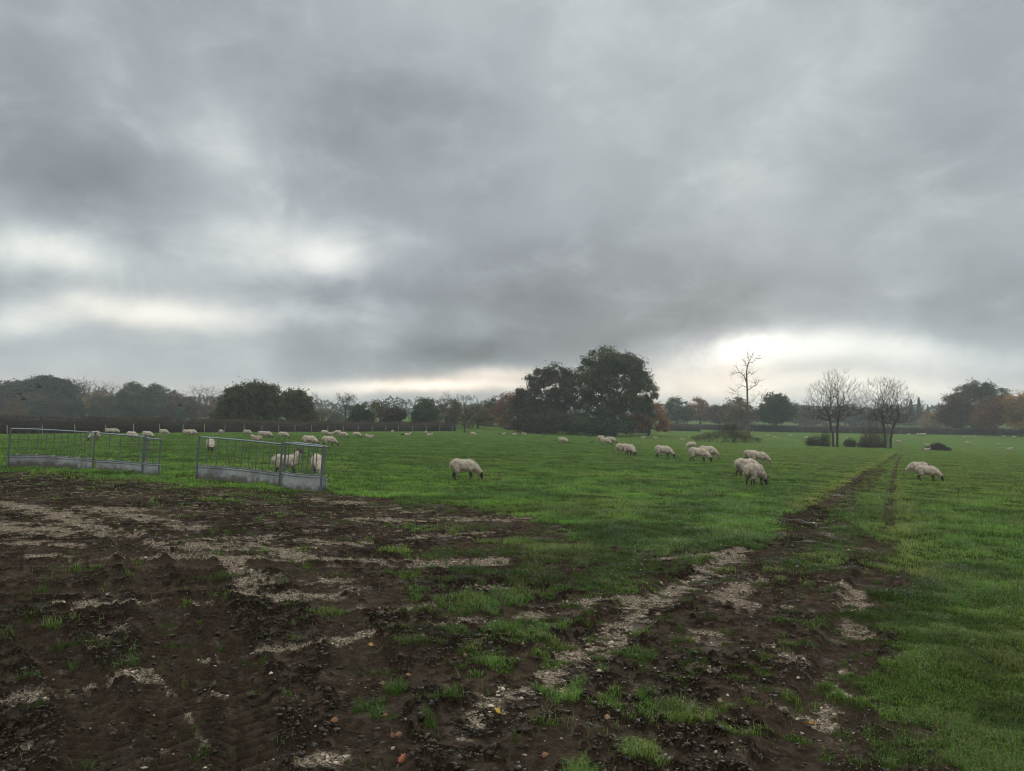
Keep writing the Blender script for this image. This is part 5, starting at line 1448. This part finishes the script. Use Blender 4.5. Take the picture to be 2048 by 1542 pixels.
def build_hedges():
    hedge([(-330, 62, 2.1), (-120, 70, 2.1), (0, 78, 2.05), (300, 92, 1.85), (600, 116, 1.75), (800, 136, 1.7), (908, 146, 1.75)], 'long dark brown clipped hedge running behind the sheep on the left', 60000, 1.3)
    hedge([(1500, 228, 2.3), (1600, 226, 2.4), (1800, 224, 2.3), (2050, 222, 2.3), (2250, 220, 2.3)], 'dark clipped hedge along the far right side of the field', 30000, 1.3)
    hedge([(1310, 205, 1.1), (1350, 204, 2.0), (1400, 205, 1.7)], 'short ragged hedge between the red tree and the bramble mound', 7000, 1.2, DULL)
    hedge([(1315, 262, 2.2), (1420, 258, 2.2), (1560, 262, 2.2), (1720, 268, 2.4)], 'farther hedge on the rise behind the bramble mound', 12000, 1.3)
    hedge([(1010, 170, 1.0), (1100, 168, 1.4), (1200, 170, 1.4), (1300, 175, 1.4)], 'low dark hedge in the shade behind the clump of oaks', 9000, 1.2)
    fence([(-330, 60.3), (-120, 68.2), (0, 76.2), (300, 90), (600, 113.6), (800, 133), (905, 143)], 3.4, 'grey post and wire fence in front of the long left hedge')
    fence([(1505, 225.5), (1600, 223.5), (1800, 221.5), (2050, 219.5)], 7.5, 'sparse grey fence posts in front of the far right hedge')
    fence([(1230, 168), (1300, 172), (1340, 176)], 5, 'short run of fence posts in the shade right of the largest oak')

def build_bushes():
    b = ground_at(1446, 128); m = 128 / F
    bl = []
    for x, y, rx, ry in [(1446, 866, 26, 12), (1420, 872, 24, 8), (1475, 868, 24, 11), (1395, 875, 16, 5), (1497, 875, 18, 6), (1455, 858, 16, 10), (1512, 879, 12, 3), (1470, 856, 10, 8)]:
        q = at_depth(x, y, 128); bl.append((q.x - b.x, rng.uniform(-.6, .6), q.z - b.z, rx * m, rx * m * .7, ry * m))
    bush('bramble_mound', b, bl, 9000, .13, BRUSH + [(0.16, 0.13, 0.03)], 'sprawling brown bramble mound with yellowing leaves below the dead tree', stems=160)
    def small(px, py, w, h, lab, n=2600, cols=BRUSH, name='bush', stems=60, tall=False):
        g = G(px, py); mm = g.y / F
        l = [(0, 0, h * mm * .45, w * mm * .5, w * mm * .45, h * mm * .5), (-w * mm * .25, .1, h * mm * .3, w * mm * .35, w * mm * .3, h * mm * .35), (w * mm * .25, -.1, h * mm * .32, w * mm * .33, w * mm * .3, h * mm * .36)]
        return bush(name, g, l, n, .13, cols, lab, stems=stems)
    DK = [(0.028, 0.022, 0.014), (0.042, 0.030, 0.018), (0.055, 0.042, 0.020)]
    small(1632, 892, 36, 24, 'dark rounded bush at the left foot of the first bare ash', 3600, DK)
    small(1652, 893, 18, 40, 'thin dark thorn bush against the trunks of the first bare ash', 1500, DK)
    small(1701, 894, 22, 20, 'small round brown bush standing free between the two bare ashes', 2400, [(0.06, .045, .024), (0.08, .06, .03)])
    small(1738, 895, 34, 36, 'reddish brown thorn bush left of the second bare ash', 2600, DULL[:2] + [(0.07, .04, .025)])
    small(1752, 895, 52, 70, 'tall thin haze of brown twigs rising left of the second bare ash', 1500, [(0.08, .055, .04), (0.07, .05, .04)], stems=170)
    small(1728, 895, 24, 14, 'low grey green bush in front of the reddish thorn bush', 1200, DULL[1:])
    # heap of burnt brushwood
    g = G(1875, 901); root = empty('brushwood_heap', g); tag(root, 'dark heap of cut brushwood on the grass right of the track', 'brushwood')
    mm = g.y / F; n = 700
    a = rng.uniform(0, 6.28, n); rr = np.sqrt(rng.uniform(0, 1, n)) * 24 * mm
    hgt = np.maximum(0, 1 - (rr / (24 * mm)) ** 1.1) * 18 * mm
    c = np.stack([rr * np.cos(a), rr * np.sin(a) * .6, hgt * rng.uniform(0, 1, n)], 1)
    d = unit(rng.normal(0, 1, (n, 3)) * np.array([1, .7, .45])) * rng.uniform(.4, 1.2, (n, 1))
    v, f = tubes(c - d * .5, c + d * .5, np.full(n, .035), np.full(n, .018), 4)
    v[:, 2] = np.maximum(v[:, 2], -.02)
    link('branches', mesh_np('branches', v, f, {'tint': np.tile([.030, .022, .017], (len(v), 1)) * rng.uniform(.6, 1.8, (len(v), 1))}), M_BARK, root)
    c2 = c * np.array([.85, .85, .8]); k = rng.integers(0, n, 2200)
    v, f = cards(c2[k] + rng.normal(0, .15, (2200, 3)), .22, .3); v[:, 2] = np.maximum(v[:, 2], 0)
    link('dead_leaves', mesh_np('dead_leaves', v, f, {'tint': np.tile([.030, .020, .014], (len(v), 1)) * rng.uniform(.6, 1.5, (len(v), 1))}), M_LEAF, root)
    # fallen branch and a dry stalk on the grass
    g = G(1458, 955); P = np.array([[-.35, 0, .02], [-.12, 0, .06], [.1, .05, .04], [.5, .0, .03]])
    p0 = np.concatenate([P[:-1], [[-.12, 0, .06], [-.12, 0, .06], [.1, .05, .04], [.1, .05, .04]]]); p1 = np.concatenate([P[1:], [[-.22, .05, .34], [-.05, .1, .2], [.25, .0, .17], [.3, -.1, .1]]])
    v, f = tubes(p0, p1, np.full(len(p0), .014), np.full(len(p0), .008), 5)
    tag(link('fallen_branch', mesh_np('fallen_branch', v, f, {'tint': np.tile([.10, .075, .05], (len(v), 1))}), M_BARK, loc=g), 'dry forked branch lying on the grass left of the big rear view sheep', 'branch')
    g = G(1917, 1010); q = np.array([[0, 0, -.05], [.01, 0, .25], [0, .01, .52]]); sv = [q[1] + [0, 0, .02 * i] for i in range(8)]
    p0 = np.concatenate([q[:-1], sv]); p1 = np.concatenate([q[1:], [s + np.array([random.uniform(-.05, .05), random.uniform(-.05, .05), .07]) for s in sv]])
    v, f = tubes(p0, p1, np.full(len(p0), .004), np.full(len(p0), .003), 4)
    tag(link('dry_weed_stalk', mesh_np('dry_weed_stalk', v, f, {'tint': np.tile([.06, .04, .025], (len(v), 1))}), M_BARK, loc=g), 'single dry brown weed stalk standing in the right hand pasture', 'weed')

# ----------------------------------------------------------------------------- sky, haze, sun, camera
SUN_AZ, SUN_EL = 17.4, 13.0
def build_world():
    w = bpy.data.worlds.new('World'); S.world = w; w.use_nodes = True
    nt = w.node_tree; nd, lk = nt.nodes, nt.links; nd.clear()
    tc = N(nd, 'ShaderNodeTexCoord'); D = tc.outputs['Generated']
    sep = N(nd, 'ShaderNodeSeparateXYZ'); lk.new(D, sep.inputs[0]); X, Y, Z = sep.outputs
    az = mth(nt, 'ARCTAN2', X, Y); el = mth(nt, 'ARCSINE', Z)
    # cloud sheet overhead: a plane, so that its pattern closes up towards the horizon
    zi = mth(nt, 'DIVIDE', 1.0, mth(nt, 'ADD', mth(nt, 'MAXIMUM', Z, 0.0), 0.09))
    cv = N(nd, 'ShaderNodeCombineXYZ'); lk.new(mth(nt, 'MULTIPLY', X, zi), cv.inputs[0]); lk.new(mth(nt, 'MULTIPLY', Y, zi), cv.inputs[1])
    PL = cv.outputs[0]
    st = N(nd, 'ShaderNodeVectorMath', operation='MULTIPLY'); lk.new(D, st.inputs[0]); st.inputs[1].default_value = (1, 1, 1.25)
    n1 = noise(nt, st.outputs[0], 2.3, 9, 0.50, 0.25); n2 = noise(nt, st.outputs[0], 5.5, 7, 0.5, 0.15); n3 = noise(nt, PL, 0.9, 6, 0.5, 0.1)
    ae = N(nd, 'ShaderNodeCombineXYZ'); lk.new(az, ae.inputs[0]); lk.new(el, ae.inputs[1])
    wn = N(nd, 'ShaderNodeTexNoise'); wn.inputs['Scale'].default_value = 4.5; wn.inputs['Detail'].default_value = 8; wn.inputs['Roughness'].default_value = 0.55
    lk.new(D, wn.inputs['Vector'])
    wv = N(nd, 'ShaderNodeVectorMath', operation='MULTIPLY_ADD'); lk.new(wn.outputs['Color'], wv.inputs[0]); wv.inputs[1].default_value = (0.20, 0.05, 0); wv.inputs[2].default_value = (-0.10, -0.025, 0)
    wa = N(nd, 'ShaderNodeVectorMath', operation='ADD'); lk.new(wv.outputs[0], wa.inputs[0]); lk.new(ae.outputs[0], wa.inputs[1])
    V = wa.outputs[0]
    def blobs(lst, start):
        cur = start
        for px, py, sx, sy, amp in lst:
            r = ray(px, py); r = r / np.linalg.norm(r)
            a, e = math.atan2(r[0], r[1]), math.asin(r[2])
            kx, ky = F / sx, F / sy
            m = N(nd, 'ShaderNodeVectorMath', operation='MULTIPLY_ADD'); lk.new(V, m.inputs[0]); m.inputs[1].default_value = (kx, ky, 0); m.inputs[2].default_value = (-a * kx, -e * ky, 0)
            d = N(nd, 'ShaderNodeVectorMath', operation='DOT_PRODUCT'); lk.new(m.outputs[0], d.inputs[0]); lk.new(m.outputs[0], d.inputs[1])
            g = mth(nt, 'POWER', 0.3679, d.outputs['Value'])
            cur = mth(nt, 'MULTIPLY_ADD', g, amp, cur)
        return cur
    base = maprange(nt, el, 0.0, 0.5, 0.285, 0.290)
    zen = maprange(nt, el, 0.60, 1.0, 0.0, 0.85)
    base = mth(nt, 'ADD', base, zen)
    back = maprange(nt, Y, 0.25, -0.3, 0.0, 0.32)
    base = mth(nt, 'ADD', base, back)
    L = mth(nt, 'MULTIPLY_ADD', mth(nt, 'SUBTRACT', n1, 0.5), 0.26, base)
    L = mth(nt, 'MULTIPLY_ADD', mth(nt, 'SUBTRACT', n2, 0.5), 0.19, L)
    L = mth(nt, 'MULTIPLY_ADD', mth(nt, 'SUBTRACT', n3, 0.5), 0.07, L)
    g0 = N(nd, 'ShaderNodeVectorMath', operation='MULTIPLY'); lk.new(D, g0.inputs[0]); g0.inputs[1].default_value = (1, 1, 1.7)
    rag = noise(nt, g0.outputs[0], 8.0, 9, 0.58, 0.4)
    gap = mth(nt, 'MULTIPLY_ADD', mth(nt, 'SUBTRACT', rag, 0.5), 1.5, blobs(SKY_GAPS, 0.0))
    L = mth(nt, 'MULTIPLY_ADD', maprange(nt, gap, -0.15, 1.15), 0.25, L)
    L = blobs(SKY_L, L)
    L = mth(nt, 'MAXIMUM', L, 0.13)
    tintc = mixc(nt, maprange(nt, L, 0.2, 0.62), (0.90, 1.0, 1.085), (0.985, 1.01, 0.95))
    P = blobs(SKY_PEACH, 0.0)
    tintc = mixc(nt, mth(nt, 'MINIMUM', P, 1.0), tintc, (1.12, 0.985, 0.83))
    tintc = mixc(nt, mth(nt, 'MINIMUM', blobs(SKY_MAUVE, 0.0), 1.0), tintc, (0.945, 0.985, 1.075))
    vm = N(nd, 'ShaderNodeVectorMath', operation='SCALE'); lk.new(tintc, vm.inputs[0]); lk.new(mth(nt, 'MULTIPLY', L, 10.0), vm.inputs['Scale'])
    sky = N(nd, 'ShaderNodeTexSky'); sky.sky_type = 'NISHITA'; sky.sun_disc = False
    sky.sun_elevation = R(SUN_EL); sky.sun_rotation = R(SUN_AZ)
    mx = mixc(nt, 0.994, sky.outputs[0], vm.outputs[0])     # nearly closed overcast in front of the clear sky
    bg = N(nd, 'ShaderNodeBackground'); lk.new(mx, bg.inputs[0]); bg.inputs[1].default_value = 0.14
    o = N(nd, 'ShaderNodeOutputWorld'); lk.new(bg.outputs[0], o.inputs[0])
    w.cycles.sampling_method = 'MANUAL'; w.cycles.sample_map_resolution = 512

# brightness of the clouds: (px, py, half width, half height, amount)
SKY_L = [
    (100, 330, 220, 100, -.06), (720, 250, 280, 190, -.08), (1000, 560, 350, 90, -.035), (1500, 560, 450, 80, -.055), (1880, 585, 230, 50, -.06),
    (930, 712, 170, 34, -.13), (1270, 690, 150, 40, -.12), (650, 590, 150, 38, -.10), (120, 575, 170, 26, -.09), (1130, 640, 300, 40, -.04),
    (430, 260, 110, 160, .03), (620, 515, 60, 36, .10), (60, 500, 90, 34, .06), (330, 630, 100, 26, .10), (40, 650, 80, 26, .05),
    (1488, 690, 60, 24, .18), (1530, 676, 50, 14, .09), (1450, 712, 40, 14, .08), (1500, 700, 140, 40, .16), (1600, 692, 160, 24, .06), (850, 775, 220, 13, .34), (1000, 755, 130, 12, .16), (1400, 770, 200, 30, .20), (1700, 785, 330, 26, .10),
    (1650, 150, 500, 170, .03), (240, 735, 260, 36, .04), (1900, 720, 260, 40, .05)]
# thin places where the cloud sheet breaks, edges torn by noise
SKY_GAPS = [
    (60, 500, 150, 48, .8), (610, 500, 120, 56, .8), (500, 440, 80, 60, .3), (330, 628, 190, 34, .9), (40, 655, 90, 26, .6), (730, 622, 120, 30, .5),
    (1490, 690, 80, 38, .8), (1590, 690, 150, 30, .7), (1420, 738, 110, 28, .6), (1730, 700, 180, 30, .4), (1920, 704, 200, 28, .45), (1620, 765, 260, 22, .5), (1950, 775, 250, 22, .35),
    (850, 775, 240, 16, .7), (620, 772, 90, 16, .5), (1010, 752, 120, 12, .5), (250, 780, 260, 14, .3), (430, 260, 70, 120, .25)]
SKY_PEACH = [(850, 775, 260, 24, 1.1), (1040, 760, 140, 18, .8), (1400, 755, 180, 44, .7), (1480, 690, 110, 50, .35), (1700, 775, 300, 30, .4), (320, 630, 160, 40, .3), (640, 520, 90, 40, .12), (250, 775, 250, 20, .4)]
SKY_MAUVE = [(720, 280, 320, 200, .3), (1200, 600, 500, 130, .45)]

def build_light():
    ld = bpy.data.lights.new('sun', 'SUN'); ld.energy = 1.2; ld.angle = R(24); ld.color = (1, 0.95, 0.87)
    o = bpy.data.objects.new('sun', ld); COL.objects.link(o)
    d = Vector((math.sin(R(SUN_AZ)) * math.cos(R(SUN_EL)), math.cos(R(SUN_AZ)) * math.cos(R(SUN_EL)), math.sin(R(SUN_EL))))
    o.rotation_euler = d.to_track_quat('Z', 'Y').to_euler()

HAZE = 0.00043
def build_haze():
    bm = bmesh.new(); bmesh.ops.create_cube(bm, size=1.0)
    x0, x1, y0, y1, z0, z1 = -3100, 3100, -3100, 3100, -6.5, 34.0
    for v in bm.verts: v.co = (x0 if v.co.x < 0 else x1, y0 if v.co.y < 0 else y1, z0 if v.co.z < 0 else z1)
    me = bpy.data.meshes.new('haze'); bm.to_mesh(me); bm.free()
    m, nt, nd, lk = new_mat('haze_air')
    pv = N(nd, 'ShaderNodeVolumePrincipled'); pv.inputs['Color'].default_value = (0.84, 0.93, 1.0, 1); pv.inputs['Density'].default_value = HAZE; pv.inputs['Anisotropy'].default_value = 0.2
    o = N(nd, 'ShaderNodeOutputMaterial'); lk.new(pv.outputs[0], o.inputs['Volume'])
    tag(link('haze', me, m), 'thin grey autumn haze over the field and far trees', 'haze', kind='stuff')

def build_camera():
    c = bpy.data.cameras.new('camera'); o = bpy.data.objects.new('camera', c); COL.objects.link(o)
    c.sensor_fit = 'HORIZONTAL'; c.sensor_width = 36; c.lens = 36 * F / 2048; c.clip_end = 9000; c.clip_start = 0.05
    o.location = (0, 0, CAMZ); o.rotation_euler = (math.pi / 2 + PITCH, 0, 0); S.camera = o

import time
T0 = time.time()
def stage(fn):
    fn(); print(fn.__name__, round(time.time() - T0, 1), flush=True)
for fn in (build_camera, build_world, build_light, build_haze, build_ground, build_grass, build_lumps, build_leaves, build_sheep, build_crows, build_feeders, build_trees, build_hedges, build_bushes):
    stage(fn)

S.render.engine = 'CYCLES'
S.cycles.use_denoising = True; S.cycles.denoising_prefilter = 'ACCURATE'; S.cycles.filter_width = 1.1
S.cycles.max_bounces = 6; S.cycles.diffuse_bounces = 3; S.cycles.glossy_bounces = 2; S.cycles.transmission_bounces = 4; S.cycles.transparent_max_bounces = 8; S.cycles.volume_bounces = 2
S.cycles.use_adaptive_sampling = True; S.cycles.adaptive_threshold = 0.02
S.view_settings.view_transform = 'Standard'; S.view_settings.look = 'None'; S.view_settings.exposure = 0.12; S.view_settings.gamma = 1.0
